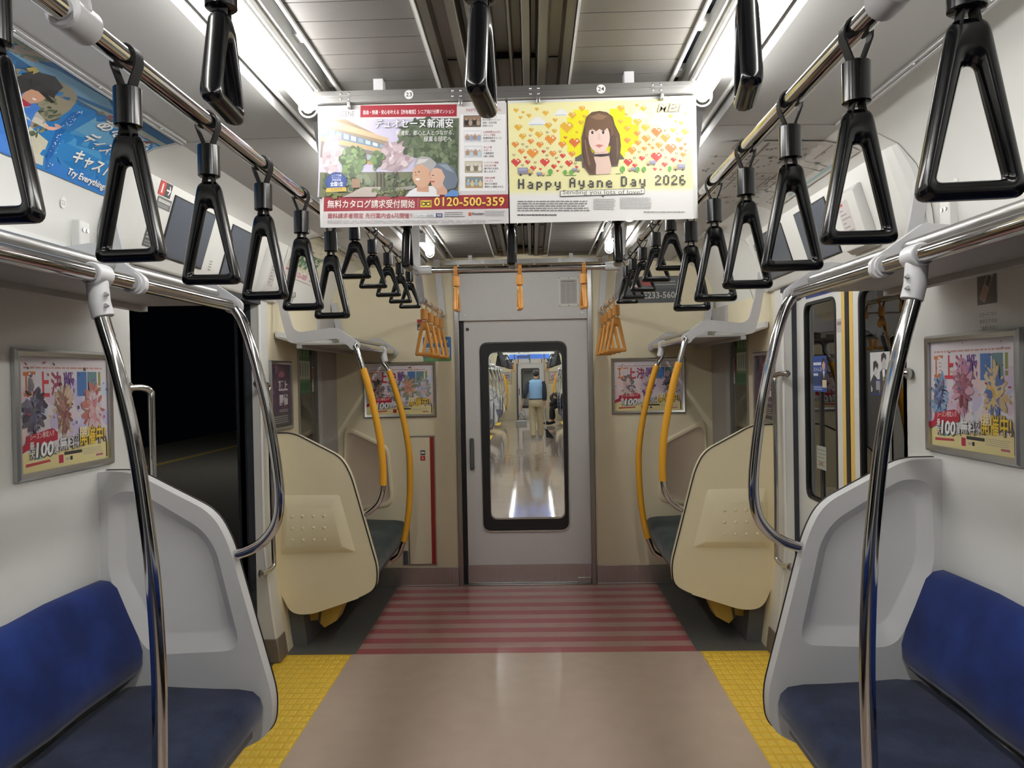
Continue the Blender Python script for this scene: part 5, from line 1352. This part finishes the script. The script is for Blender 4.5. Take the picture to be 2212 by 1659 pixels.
# ---- door glass advertisements and labels on the right doors
dm = plane_map((1.4085, 0, 0), (0, -1, 0), (0, 0, 1), (-1, 0, 0))
gm = plane_map((1.4175, 0, 0), (0, -1, 0), (0, 0, 1), (-1, 0, 0))
k = Ink(); a0, a1, b0, b1 = -3.745, -3.570, 1.366, 1.534
k.rect(a0, b0, a1, b1, (40, 70, 140), 1); k.poly([(a0, b0), (a1, b0), (a1, b0 + .05), (a0 + .09, b0 + .10), (a0, b0 + .07)], (34, 56, 100), 2); k.rect(a0, b0, a1, b0 + .03, (44, 78, 150), 3)
k.lines(a0 + .01, b1 - .045, a0 + .11, b1 - .028, 1, (226, 230, 240), 3, .8, 7); k.text('ストレス', a0 + .01, b1 - .072, a0 + .115, b1 - .053, (226, 230, 240), 3, .02); k.lines(a0 + .01, b1 - .095, a0 + .07, b1 - .08, 1, (226, 230, 240), 3, .8, 8)
k.ell(a0 + .138, b1 - .045, .018, .026, (206, 160, 136), 4, 14); k.poly([(a0 + .118, b1 - .04), (a0 + .122, b1 - .012), (a0 + .15, b1 - .012), (a0 + .158, b1 - .04), (a0 + .14, b1 - .025)], (36, 30, 32), 5); k.poly([(a0 + .09, b0 + .03), (a0 + .105, b0 + .085), (a0 + .135, b0 + .098), (a0 + .17, b0 + .08), (a1, b0 + .03)], (38, 40, 56), 4); k.poly([(a0 + .128, b0 + .096), (a0 + .15, b0 + .096), (a0 + .14, b0 + .06)], (226, 226, 230), 5); k.rect(a0 + .12, b0 + .02, a0 + .17, b0 + .055, (206, 190, 160), 6)
k.lines(a0 + .01, b0 + .006, a0 + .12, b0 + .026, 2, (190, 200, 220), 4, .4, 3)
sticker('glass_advert', gm, k, 'blue advert with a dark-suited man on the glass of the far right door leaf', 'inkgloss')
k = Ink(); a0, a1, b0, b1 = -3.115, -2.945, 1.366, 1.534
k.rect(a0, b0, a1, b1, (206, 206, 208), 1)
k.poly([(a0, b0 + .05), (a0 + .035, b0 + .085), (a0 + .075, b0 + .05), (a0 + .08, b0), (a0, b0)], (52, 54, 62), 2); k.ell(a0 + .048, b0 + .098, .018, .026, (196, 194, 194), 3, 14); k.poly([(a0 + .026, b0 + .09), (a0 + .028, b0 + .13), (a0 + .05, b0 + .136), (a0 + .072, b0 + .12), (a0 + .068, b0 + .10), (a0 + .05, b0 + .112)], (40, 40, 44), 4)
k.poly([(a0 + .08, b0), (a0 + .085, b0 + .09), (a0 + .11, b0 + .106), (a0 + .155, b0 + .095), (a1, b0 + .06), (a1, b0)], (58, 60, 66), 2); k.ell(a0 + .118, b0 + .128, .019, .028, (186, 184, 184), 3, 14); k.poly([(a0 + .096, b0 + .125), (a0 + .098, b0 + .158), (a0 + .12, b0 + .166), (a0 + .14, b0 + .155), (a0 + .138, b0 + .135), (a0 + .12, b0 + .146)], (44, 44, 48), 4); k.poly([(a0 + .105, b0 + .10), (a0 + .128, b0 + .10), (a0 + .12, b0 + .02)], (232, 232, 234), 4)
k.rect(a0 + .05, b0 + .02, a0 + .085, b0 + .055, (150, 150, 160), 5); k.rect(a0 + .052, b0 + .055, a0 + .083, b0 + .062, (50, 66, 120), 5); k.rect(a0, b0, a1, b0 + .006, (44, 60, 130), 5); k.text('b', a0 + .006, b0 + .012, a0 + .018, b0 + .036, (226, 226, 228), 5, .03)
sticker('glass_advert', gm, k, 'black and white advert with two suited men on the near right door glass', 'inkgloss')
for a, nm in ((-3.71, 'far'), (-3.10, 'near')):
    k = Ink(); k.rect(a, 1.0, a + .12, 1.11, (160, 166, 154), 1); k.lines(a + .01, 1.01, a + .11, 1.10, 5, (120, 126, 116), 2, .4, 5); k.rect(a + .03, 1.02, a + .08, 1.035, (150, 110, 96), 3)
    sticker('glass_notice', gm, k, 'faint pale notice low on the glass of the %s right door leaf' % nm)
k = Ink(); k.rect(-3.80, 1.815, -3.44, 1.85, (44, 58, 128), 1); k.lines(-3.78, 1.822, -3.6, 1.842, 1, (190, 196, 220), 2, .5, 3); k.rect(-3.53, 1.822, -3.515, 1.845, (206, 210, 226), 2); k.rect(-3.48, 1.822, -3.465, 1.842, (206, 210, 226), 2)
sticker('door_notice', dm, k, 'dark blue strip sticker above the glass of the far right door leaf')
k = Ink(); k.rect(-3.425, 1.63, -3.37, 1.69, (196, 190, 188), 1); k.lines(-3.42, 1.66, -3.375, 1.68, 1, (130, 100, 104), 2, .8, 3)
sticker('door_notice', dm, k, 'small pale label beside the glass of the far right door leaf')
# ---- green notices on the end windows
for s, nm in ((-1, 'left'), (1, 'right')):
    k = Ink(); d = (lambda y: y) if s < 0 else (lambda y: -y)
    q = (lambda a, b, c, e, col, l: k.rect(min(d(a), d(c)), b, max(d(a), d(c)), e, col, l))
    q(4.62, 1.385, 4.86, 1.685, (70, 118, 74), 1); q(4.62, 1.47, 4.86, 1.585, (190, 206, 190), 2); q(4.62, 1.455, 4.86, 1.468, (120, 170, 110), 2); q(4.64, 1.40, 4.84, 1.445, (56, 96, 62), 2)
    for i in range(4): q(4.65 + .05 * i, 1.49, 4.665 + .05 * i, 1.57, (110, 120, 124), 3)
    for i in range(3): q(4.65 + .07 * i, 1.61, 4.69 + .07 * i, 1.665, (120, 160, 120), 3)
    sticker('window_notice', plane_map((s * 1.3485, 0, 0), (0, -s, 0), (0, 0, 1), (-s, 0, 0)), k, 'green and white notice on the tinted end window of the %s wall' % nm)
    k = Ink(); q(4.90, 1.39, 4.935, 1.55, (206, 202, 198), 1); q(4.905, 1.47, 4.93, 1.54, (190, 60, 60), 2)
    sticker('window_notice', plane_map((s * 1.3485, 0, 0), (0, -s, 0), (0, 0, 1), (-s, 0, 0)), k, 'narrow red and white sticker on the tinted end window of the %s wall' % nm)
    # blind cord with its clip
    b = MB().tube([(s * 1.33, 4.50, 1.965), (s * 1.332, 4.42, 1.88), (s * 1.334, 4.34, 1.80)], .0016, 6); o = b.build('pull_string', 'plategrey'); tag(o, 'thin string with a metal clip high on the %s wall by the end section' % nm, 'string')
    MB().box(s * 1.322, s * 1.340, 4.485, 4.515, 1.955, 1.985).build('cord_clip', 'satin', o, bevel=.002); MB().box(s * 1.325, s * 1.338, 4.333, 4.347, 1.785, 1.805).build('cord_end', 'clamp', o, bevel=.002)
# seams of the panels beside the near stickers
for s, nm in ((-1, 'left'), (1, 'right')):
    o = MB().box(s * 1.3365, s * 1.340, 1.2, 2.58, 1.995, 1.9985).build('trim_%d' % (15 if s < 0 else 16), 'slot'); struct(o)

# ================================================================== THE NEXT CAR, seen through the end door
NB, NE = 6.25, 25.5
DY = NE - YE
fm = MB(); fm.quad((-1.28, NB, 0), (1.28, NB, 0), (1.28, NE, 0), (-1.28, NE, 0), 0)
for yc in (NB + 2.06, 13.20, 18.25, 3.315 + DY):
    for s in (-1, 1):
        a, b = sorted((s * .923, s * 1.30)); fm.quad((a, yc - .72, .0015), (b, yc - .72, .0015), (b, yc + .74, .0015), (a, yc + .74, .0015), 1)
MT['floor2'] = mat('polished_taupe_linoleum', (190, 172, 158), 0.07, noise=0.05, scale=3, rvar=0.03, bump=.18, bscale=5)
struct(fm.build('floor_next_car', ['floor2', 'tactile'], smooth=0))
for side, s in (('left', -1), ('right', 1)):
    m = MB(); m.strip(mir(WALL, s), NB, NE - 1.4, 0); m.strip(mir(WALL, s), NE - 1.4, NE, 1); m.strip(mir(COVE, s), NB, NE, 0)
    m.box(s * 1.33, s * 1.34, NB, NE, 0, .1, 2)
    struct(m.build('wall_%s_next_car' % side, ['white', 'cream', 'undergrey'], recalc=False))
    for j, yc in enumerate((13.20, 18.25, 3.315 + DY)):
        q = MB()
        for a, b in ((yc - .62, yc - .01), (yc + .01, yc + .62)): q.add(plate(rc(a, .01, b, 1.87), [rrect(a + .11, .85, b - .11, 1.79, .05)], 'x', s * 1.328, s * 1.336).v, plate(rc(a, .01, b, 1.87), [rrect(a + .11, .85, b - .11, 1.79, .05)], 'x', s * 1.328, s * 1.336).f)
        d = struct(q.build('door_%d' % (20 + j * 2 + (s > 0)), 'white'))
        MB().box(s * 1.334, s * 1.3345, yc - .55, yc + .55, .84, 1.80).build('pane', 'darkglass', d)
struct(ceiling(0, NB, NE, .4).build('ceiling_next_car', ['ceil', 'slat', 'duct', 'dark', 'slot', 'white'], recalc=False))
e2 = plate(outline(), [[(-.458, .0005), (.472, .0005), (.472, 2.20), (-.458, 2.20)]], 'y', NE, NE + .03); struct(e2.build('wall_far_next_car', 'cream'))
e3 = plate(outline(), [rc(-.442, .0005, .457, 1.87)], 'y', NB - .03, NB); struct(e3.build('wall_near_next_car', 'cream'))
end_door(DY, 30)
struct(MB().box(-.6, .6, NE + .5, NE + .53, 0, 2.2).build('wall_beyond', 'white'))
# gangway between the cars
g = MB(); g.box(-.44, .46, YE + .03, NB, -.012, -.002); struct(g.build('floor_gangway', 'kick'))
g = MB()
for s in (-1, 1): g.box(s * .47, s * .49, YE + .06, NB - .03, 0, 2.0)
g.box(-.49, .49, YE + .06, NB - .03, 1.98, 2.0); struct(g.build('wall_gangway', 'plategrey'))
NC = ' in the next car'
# far end section copied from this car's arrangement
dup(PN, (0, DY, 0), 'pale grey partition at the end of the left bench nearest the worker' + NC)
dup(BN, (0, DY, 0), 'long blue bench on the left, the farther one' + NC); dup(BG, (0, DY, 0), 'short green bench on the left by the far end door' + NC)
r_ = []
for k_, (s, nm) in enumerate(((-1, 'left'), (1, 'right'))):
    if s > 0:
        partition(1, 2.495 + DY, 2.445 + DY, 'grey_white', 'pale grey seat partition on the right' + NC); bench(1, -1.15 + DY, 2.44 + DY, 'blueseat', 'blueback', 'long blue bench on the right' + NC); bench(1, 4.185 + DY, 5.30 + DY, 'greenseat', 'greenseat', 'short green bench on the right by the far end door' + NC)
    partition(s, 4.125 + DY, 4.175 + DY, 'cream_part', 'cream seat partition on the %s by the far end section' % nm + NC)
    partition(s, -1.20 + DY, -1.15 + DY, 'grey_white', 'pale grey partition at the near end of the farther long %s bench' % nm + NC)
    rack(s, -1.15 + DY, 2.49 + DY, 1.713, [.6 + DY, 2.483 + DY], [1.70 + DY, .1 + DY], 'long luggage rack on the %s' % nm + NC); rack(s, 4.17 + DY, 5.375 + DY, 1.651, [4.178 + DY, 5.355 + DY], [4.96 + DY], 'short luggage rack on the %s by the far end door' % nm + NC)
    for y, w_ in ((1.70, 'farther'), (.10, 'nearer')): pole(s, y + DY, '%s curved chrome pole of the farther long %s bench' % (w_, nm) + NC)
    endpole(s, 2.472 + DY, 'chrome hook-shaped pole at the far end of the %s long bench' % nm + NC)
    goldpole(s, 4.165 + DY, GP1, .885, 1.535, False, 'nearer yellow padded pole on the %s' % nm + NC); goldpole(s, 4.96 + DY, GP2, .40, 1.525, True, 'farther yellow padded pole on the %s' % nm + NC)
    rail(s, -1.2 + DY, 2.46 + DY, 1.966, [2.43 + DY, .355 + DY], 'strap rail over the farther long %s bench' % nm + NC); rail(s, 2.535 + DY, 4.098 + DY, 2.045, [], 'strap rail over the last %s doors' % nm + NC); rail(s, 4.27 + DY, 5.35 + DY, 1.903, [4.30 + DY, 5.33 + DY], 'short strap rail on the %s by the far end door' % nm + NC)
    for i in range(12): place(BL, s * .549, -.98 + .297 * i + DY, 1.966, 0, 'small black strap over the farther long %s bench' % nm + NC, 'black straps over the farther %s bench of the next car' % nm)
    for i in range(5): place(BS, s * .549, 2.7 + .3 * i + DY, 2.045, 0, 'small black strap over the last %s doors' % nm + NC, 'black straps over the last %s doors of the next car' % nm)
    for i in range(4): place(OL, s * .549, 4.40 + .26 * i + DY, 1.903, 0, 'small orange strap on the %s' % nm + NC, 'orange straps on the %s in the next car' % nm)
    framed((-1.104 if s < 0 else .634, NE - .001, 1.206), (1, 0, 0), (0, -1, 0), .475, 'framed poster %s of the far end door' % nm + NC, game_poster(6 + k_, (G3, G4)[k_]))
# middle bench on the left (its right twin lies outside the window view)
D2 = 15.10
for s, nm in ((-1, 'left'), (1, 'right')):
    bench(s, -1.15 + D2, 2.44 + D2, 'blueseat', 'blueback', 'long blue bench on the %s, the nearer one' % nm + NC)
    partition(s, 2.495 + D2, 2.445 + D2, 'grey_white', 'pale grey partition at the far end of the nearer %s bench' % nm + NC); partition(s, -1.20 + D2, -1.15 + D2, 'grey_white', 'pale grey partition at the near end of the nearer %s bench' % nm + NC)
    rack(s, -1.15 + D2, 2.49 + D2, 1.713, [.6 + D2, 2.483 + D2], [1.70 + D2, .1 + D2], 'luggage rack over the nearer %s bench' % nm + NC)
    for y, w_ in ((1.70, 'farther'), (.10, 'nearer')): pole(s, y + D2, '%s curved chrome pole of the nearer %s bench' % (w_, nm) + NC)
    endpole(s, 2.472 + D2, 'chrome hook-shaped pole at the far end of the nearer %s bench' % nm + NC)
    t = endpole(s, 0, 'chrome hook-shaped pole at the near end of the nearer %s bench' % nm + NC); t.location.y = -1.18 + D2
    rail(s, -1.2 + D2, 2.46 + D2, 1.966, [2.43 + D2, .355 + D2], 'strap rail over the nearer %s bench' % nm + NC)
    for i in range(12): place(BL, s * .549, -.98 + .297 * i + D2, 1.966, 0, 'small black strap over the nearer %s bench' % nm + NC, 'black straps over the nearer %s bench of the next car' % nm)
    rail(s, 2.54 + D2, 3.76 + D2, 2.045, [], 'strap rail over the middle %s doors' % nm + NC)
    for i in range(4): place(BS, s * .549, 2.70 + .29 * i + D2, 2.045, 0, 'small black strap over the middle %s doors' % nm + NC, 'black straps over the middle %s doors of the next car' % nm)
dup(XB, (0, DY, 0), 'cross rail with orange straps before the far end door' + NC)
for x in (-.335, .006, .349): place(OS, x, 4.14 + DY, 2.045, PI / 2, 'tiny orange strap on the cross rail before the far end door' + NC, 'orange straps on the cross rail of the next car')
for y, w_ in ((2.49 + DY, 'farther'), (2.49 + D2, 'nearer')):
    crossbar(y, '%s black-strap cross rail' % w_ + NC)
    for x in (-.333, .006, .348): place(BS, x, y, 2.045, PI / 2, 'small black strap on the %s cross rail' % w_ + NC, 'black straps on the %s cross rail of the next car' % w_)
for s, nm in ((-1, 'left'), (1, 'right')):
    for D in (NB + .9, D2, DY):
        for a, b_ in ((-.93, .31), (.41, 1.45), (1.52, 2.37), (2.62, 3.77), (4.4, 4.8)):
            if D == DY or (D > 10 and a < 4) or a in (.41, 2.62): lamp(s * .55, a + D, b_ + D, 'lit fluorescent tube on the %s of the ceiling in the next car' % nm, 'tube2')['group'] = '%s lamps of the next car' % nm
# hanging posters of the next car
def farposter(y, z0, z1, ink, label):
    hang(-.52, .52, z0, z1, y, 'hanging_poster', label, ink)
k = Ink(); k.rect(0, 0, 1.04, .335, (214, 214, 208), 1); k.ell(.33, .05, .03, .03, (70, 96, 84), 2, 16); k.ell(.33, .05, .018, .018, (214, 214, 208), 3, 14); k.lines(.40, .03, .55, .07, 1, (120, 120, 116), 2, .6, 3); k.lines(.74, .10, .95, .16, 1, (70, 72, 72), 2, .7, 5); k.lines(.1, .02, .28, .06, 1, (150, 150, 146), 2, .4, 6)
farposter(15.6, 1.893, 2.228, k, 'white hanging poster with a small round logo in the next car, nearer one')
k = Ink(); R = random.Random(3); k.rect(0, 0, 1.04, .335, (60, 110, 206), 1)
for i in range(30): k.rect(*(lambda x, y: (x, y, x + R.uniform(.03, .10), y + R.uniform(.01, .05)))(R.uniform(.05, .9), R.uniform(.1, .3)), R.choice([(196, 214, 240), (120, 160, 226), (150, 186, 236)]), 2)
k.rect(.2, .02, .5, .09, (40, 60, 110), 3)
farposter(19.9, 1.893, 2.228, k, 'bright blue hanging poster in the next car, farther one')

# ------------------------------------------------------------------ people
def skinned(name, joints, bones, m, parent=None, root=None, sub=2):
    """one continuous surface grown over a skeleton; joints: name -> (x, y, z, rx, ry)"""
    names = list(joints); idx = {n: i for i, n in enumerate(names)}
    me = bpy.data.meshes.new(name); me.from_pydata([joints[n][:3] for n in names], [(idx[a], idx[b]) for a, b in bones], [])
    o = bpy.data.objects.new(name, me); COL.objects.link(o)
    o.modifiers.new('skin', 'SKIN')
    bpy.context.view_layer.update()
    if not me.skin_vertices:
        me.attributes.new if False else None
        bpy.context.view_layer.objects.active = o
        bpy.ops.mesh.customdata_skin_add()
    for n in names:
        v = me.skin_vertices[0].data[idx[n]]; q = joints[n]; v.radius = (q[3], q[4] if len(q) > 4 else q[3]); v.use_root = (n == (root or names[0]))
    s = o.modifiers.new('sub', 'SUBSURF'); s.levels = sub; s.render_levels = sub
    dg = bpy.context.evaluated_depsgraph_get(); dg.update()
    m2 = bpy.data.meshes.new_from_object(o.evaluated_get(dg)); bpy.data.objects.remove(o, do_unlink=True)
    m2.name = name; m2.materials.clear(); m2.materials.append(MT[m]); m2.shade_smooth()
    o = bpy.data.objects.new(name, m2); COL.objects.link(o)
    if parent is not None: o.parent = parent
    return o

PS = .925
# the worker: seen from behind, mid-stride, looking away; local x right, y forward, z up
WX, WY = .135, 17.75
J = {'pelvis': (0, 0, .92, .125, .10), 'waist': (0, .01, 1.05, .13, .095), 'chest': (0, .02, 1.26, .155, .105), 'neck0': (.01, .015, 1.42, .07, .065), 'neck': (.015, .02, 1.49, .052, .052), 'head0': (.02, .03, 1.545, .068, .075), 'head': (.02, .032, 1.62, .078, .092), 'crown': (.02, .025, 1.685, .06, .07),
     'sl': (-.17, .015, 1.385, .062), 'el': (-.27, -.02, 1.10, .043), 'wl': (-.345, .03, .84, .028), 'hl': (-.368, .045, .775, .036, .022), 'sr': (.18, .015, 1.385, .062), 'er': (.225, .0, 1.10, .043), 'wr': (.215, .05, .85, .028), 'hr': (.212, .065, .785, .036, .022),
     'hipl': (-.085, 0, .87, .095), 'kl': (-.085, .03, .50, .062), 'al': (-.075, -.10, .10, .042), 'fl': (-.075, .03, .045, .040, .03), 'tl': (-.078, .10, .035, .034, .024),
     'hipr': (.085, 0, .87, .095), 'kr': (.10, .10, .50, .062), 'ar': (.11, .12, .095, .042), 'fr': (.115, .24, .045, .040, .03), 'tr': (.118, .31, .035, .034, .024)}
Bn = [('pelvis', 'waist'), ('waist', 'chest'), ('chest', 'neck0'), ('neck0', 'neck'), ('neck', 'head0'), ('head0', 'head'), ('head', 'crown'), ('chest', 'sl'), ('sl', 'el'), ('el', 'wl'), ('wl', 'hl'), ('chest', 'sr'), ('sr', 'er'), ('er', 'wr'), ('wr', 'hr'),
      ('pelvis', 'hipl'), ('hipl', 'kl'), ('kl', 'al'), ('al', 'fl'), ('fl', 'tl'), ('pelvis', 'hipr'), ('hipr', 'kr'), ('kr', 'ar'), ('ar', 'fr'), ('fr', 'tr')]
for side, sx, h in (('l', -1, 'hl'), ('r', 1, 'hr')):
    hx, hy, hz = J[h][:3]
    for f, (oy, ln) in enumerate(((-.022, .062), (-.008, .072), (.008, .068), (.022, .054))):
        a, b, c = 'f%s%da' % (side, f), 'f%s%db' % (side, f), 'f%s%dc' % (side, f)
        J[a] = (hx + sx * .006, hy + oy, hz - .035, .009); J[b] = (hx + sx * .002, hy + oy + .004, hz - .035 - ln * .55, .0085); J[c] = (hx - sx * .022, hy + oy + .008, hz - .035 - ln * .75, .0075)
        Bn += [(h, a), (a, b), (b, c)]
    J['th%sa' % side] = (hx - sx * .014, hy + .030, hz - .012, .010); J['th%sb' % side] = (hx - sx * .030, hy + .036, hz - .042, .009); Bn += [(h, 'th%sa' % side), ('th%sa' % side, 'th%sb' % side)]
P = skinned('person', J, Bn, 'skin', root='pelvis'); P.location = (WX, WY, 0); P.scale = (PS, PS, PS)
tag(P, 'person in light blue vest and khaki trousers walking away in the next car', 'person')
def grow(keys, k, extra=None, xyz=None):
    d = {n: (J[n][0], J[n][1], J[n][2]) + tuple(r + k for r in J[n][3:]) for n in keys}
    if extra: d.update(extra)
    return d
def rings(L, n=20): return [[(cx + rx * math.cos(2 * PI * i / n), cy + ry * math.sin(2 * PI * i / n), z) for i in range(n)] for z, cx, cy, rx, ry in L]
b = MB(); b.loft(rings([(1.02, 0, .01, .150, .112), (1.2, 0, .015, .158, .118), (1.38, .005, .015, .175, .112), (1.45, .01, .015, .11, .085), (1.50, .014, .018, .062, .062)]), cap0=True)
b.tube(bez([(-.150, .015, 1.41), (-.205, .005, 1.30), (-.262, -.018, 1.12), (-.292, .000, 1.02)], 5), [.078 - .0016 * i for i in range(16)], 14)
b.tube(bez([(.160, .015, 1.41), (.205, .01, 1.30), (.226, .0, 1.10), (.222, .03, .96)], 5), [.078 - .0018 * i for i in range(16)], 14)
b.build('shirt', 'navy', P, smooth=60)
MB().loft(rings([(1.00, 0, .005, .166, .130), (1.03, 0, .008, .172, .134), (1.12, 0, .012, .170, .132), (1.24, 0, .018, .186, .138), (1.34, .004, .018, .200, .138), (1.41, .006, .016, .192, .122), (1.452, .010, .014, .140, .098), (1.478, .012, .014, .090, .080)]), cap1=False).build('vest', 'vest', P, smooth=60)
b = MB(); b.loft(rings([(1.04, 0, .005, .156, .122), (.98, 0, .0, .166, .130), (.90, 0, -.008, .178, .140), (.84, 0, -.004, .176, .132), (.80, 0, 0, .168, .118)]), cap0=True)
b.tube(bez([(-.082, 0, .88), (-.088, .012, .70), (-.086, .025, .50), (-.080, -.03, .28), (-.076, -.085, .075)], 4), [.096 - .0016 * i for i in range(17)], 16)
b.tube(bez([(.082, 0, .88), (.094, .05, .70), (.102, .09, .50), (.108, .11, .28), (.112, .12, .07)], 4), [.096 - .0016 * i for i in range(17)], 16)
tr_ = b.build('trousers', 'khaki', P, smooth=60)
MB().loft(rings([(1.005, 0, .003, .168, .132), (.975, 0, 0, .170, .134)]), cap1=False).build('belt', 'hair', tr_)
b = MB(); b.ball((.02, .02, 1.635), .098, .90, 1.06, .98, 12); hairo = b.build('hair', 'hair', P)
for v in hairo.data.vertices:
    if v.co.y > .055 and v.co.z < 1.66: v.co.y = .055; v.co.x = .02 + (v.co.x - .02) * .9
b = MB()
for s in (-1, 1): b.ball((.02 + s * .084, .03, 1.60), .026, .45, .8, 1.2, 8)
b.ball((.02, .132, 1.60), .016, .8, 1.2, 1.3, 7); b.build('ear', 'skin', P)
b = MB()
for s in (-1, 1): b.ball((.02 + s * .032, .120, 1.625), .010, 1, .6, .7, 7)
b.ball((.02, .118, 1.553), .02, 1.2, .4, .3, 7); b.build('face_feature', 'hair', P)
for nm, sx in (('l', -1), ('r', 1)):
    g = {n: J[n][:3] + tuple(r + .0025 for r in J[n][3:]) for n in J if n.startswith('f' + nm + '0') or n.startswith('f' + nm + '1') or n.startswith('f' + nm + '2') or n.startswith('f' + nm + '3') or n.startswith('th' + nm)}
    h = 'h' + nm; g[h] = J[h][:3] + (.040, .026); g['w' + nm] = J['w' + nm][:3] + (.034,)
    if nm == 'r': skinned('glove', g, [(a, c) for a, c in Bn if a in g and c in g], 'glove', P, h)
for nm, x, y in (('l', -.076, -.02), ('r', .115, .20)):
    b = MB(); b.ball((x, y, .042), .05, .9, 2.7, .82, 10); b.box(x - .04, x + .04, y - .12, y + .11, 0.001, .02); b.build('shoe', 'shoe', P, bevel=.01)
# dustpan in the left hand, broom in the right
hx, hy, hz = WX + PS * J['hl'][0], WY + PS * J['hl'][1], PS * J['hl'][2]
b = MB()
b.prism([(hx - .12, .42), (hx + .12, .42), (hx + .13, .26), (hx - .13, .26)], 'y', hy - .05, hy + .14)
dp = b.build('dustpan', 'panfloor', bevel=.02); tag(dp, 'grey long-handled dustpan in the left hand of the blue-vested person', 'dustpan')
b = MB(); b.tube([(hx - .03, hy + .02, hz - .055), (hx + .06, hy + .02, hz - .055), (hx + .08, hy + .02, hz - .10), (hx + .075, hy + .02, .66), (hx + .10, hy + .02, .46)], .0075, 8); hd_ = b.build('handle', 'panfloor', dp); MB().tube([(hx - .10, hy + .02, .42), (hx, hy + .02, .60), (hx + .10, hy + .02, .42)], .009, 8).build('brace', 'plategrey', hd_)
hx, hy, hz = WX + PS * J['hr'][0], WY + PS * J['hr'][1], PS * J['hr'][2]
b = MB().tube([(hx - .008, hy, hz + .05), (hx - .008, hy + .01, hz - .06), (hx + .035, hy + .05, .20)], .010, 10)
br = b.build('broom', 'glove'); tag(br, 'white-sticked broom in the right hand of the blue-vested person', 'broom')
b = MB(); b.loft([[(hx + .02, hy + .03, .21), (hx + .06, hy + .03, .21), (hx + .06, hy + .07, .21), (hx + .02, hy + .07, .21)], [(hx + .03, hy - .01, .01), (hx + .21, hy - .01, .01), (hx + .21, hy + .09, .01), (hx + .03, hy + .09, .01)]], cap0=True); b.build('bristles', 'blackcloth', br, bevel=.01)
# seated passenger bent forward
SX, SY = .0, 22.25
Q = {'pelvis': (1.02, 0, .60, .15, .13), 'waist': (.95, 0, .74, .15, .12), 'chest': (.84, 0, .89, .165, .12), 'neck': (.74, 0, .86, .06), 'head0': (.69, 0, .80, .085), 'head': (.65, 0, .735, .095, .09),
     'sl': (.76, -.18, .86, .07), 'el': (.66, -.23, .63, .052), 'wl': (.56, -.10, .56, .035), 'hl': (.53, -.05, .53, .04, .025), 'sr': (.76, .18, .86, .07), 'er': (.66, .23, .63, .052), 'wr': (.56, .10, .56, .035), 'hr': (.53, .05, .53, .04, .025),
     'hipl': (.98, -.10, .575, .105), 'kl': (.62, -.12, .53, .075), 'al': (.60, -.13, .12, .05), 'fl': (.50, -.13, .05, .045, .035), 'hipr': (.98, .10, .575, .105), 'kr': (.62, .13, .53, .075), 'ar': (.66, .14, .12, .05), 'fr': (.56, .14, .05, .045, .035)}
QB = [('pelvis', 'waist'), ('waist', 'chest'), ('chest', 'neck'), ('neck', 'head0'), ('head0', 'head'), ('chest', 'sl'), ('sl', 'el'), ('el', 'wl'), ('wl', 'hl'), ('chest', 'sr'), ('sr', 'er'), ('er', 'wr'), ('wr', 'hr'), ('pelvis', 'hipl'), ('hipl', 'kl'), ('kl', 'al'), ('al', 'fl'), ('pelvis', 'hipr'), ('hipr', 'kr'), ('kr', 'ar'), ('ar', 'fr')]
for side, sy in (('l', -1), ('r', 1)):
    hx, hy, hz = Q['h' + side][:3]
    for f in range(4):
        Q['f%s%da' % (side, f)] = (hx - .03, hy + (f - 1.5) * .014, hz - .02, .009); Q['f%s%db' % (side, f)] = (hx - .055 - .006 * (f % 2), hy + (f - 1.5) * .013, hz - .045, .008); QB += [('h' + side, 'f%s%da' % (side, f)), ('f%s%da' % (side, f), 'f%s%db' % (side, f))]
    Q['t%s' % side] = (hx - .01, hy - sy * .035, hz - .01, .010); QB += [('h' + side, 't' + side)]
S_ = skinned('person', Q, QB, 'skin', root='pelvis'); S_.location = (SX, SY, .035)
tag(S_, 'person in black clothes sitting bent forward on the right bench of the next car', 'person')
gq = lambda keys, k: {n: Q[n][:3] + tuple(r + k for r in Q[n][3:]) for n in keys}
cl = ['pelvis', 'waist', 'chest', 'sl', 'el', 'wl', 'sr', 'er', 'wr', 'hipl', 'kl', 'al', 'hipr', 'kr', 'ar']
skinned('dark_clothes', gq(cl, .018), [(a, b) for a, b in QB if a in cl and b in cl], 'blackcloth', S_, 'pelvis')
b = MB(); b.ball((.675, 0, .765), .118, 1.0, .95, 1.08, 10); b.build('hair', 'hair', S_)
b = MB()
for n in ('fl', 'fr'): b.ball((Q[n][0] + .01, Q[n][1], .048), .06, 2.6, 1.0, .85, 8)
b.build('shoe', 'blackcloth', S_)
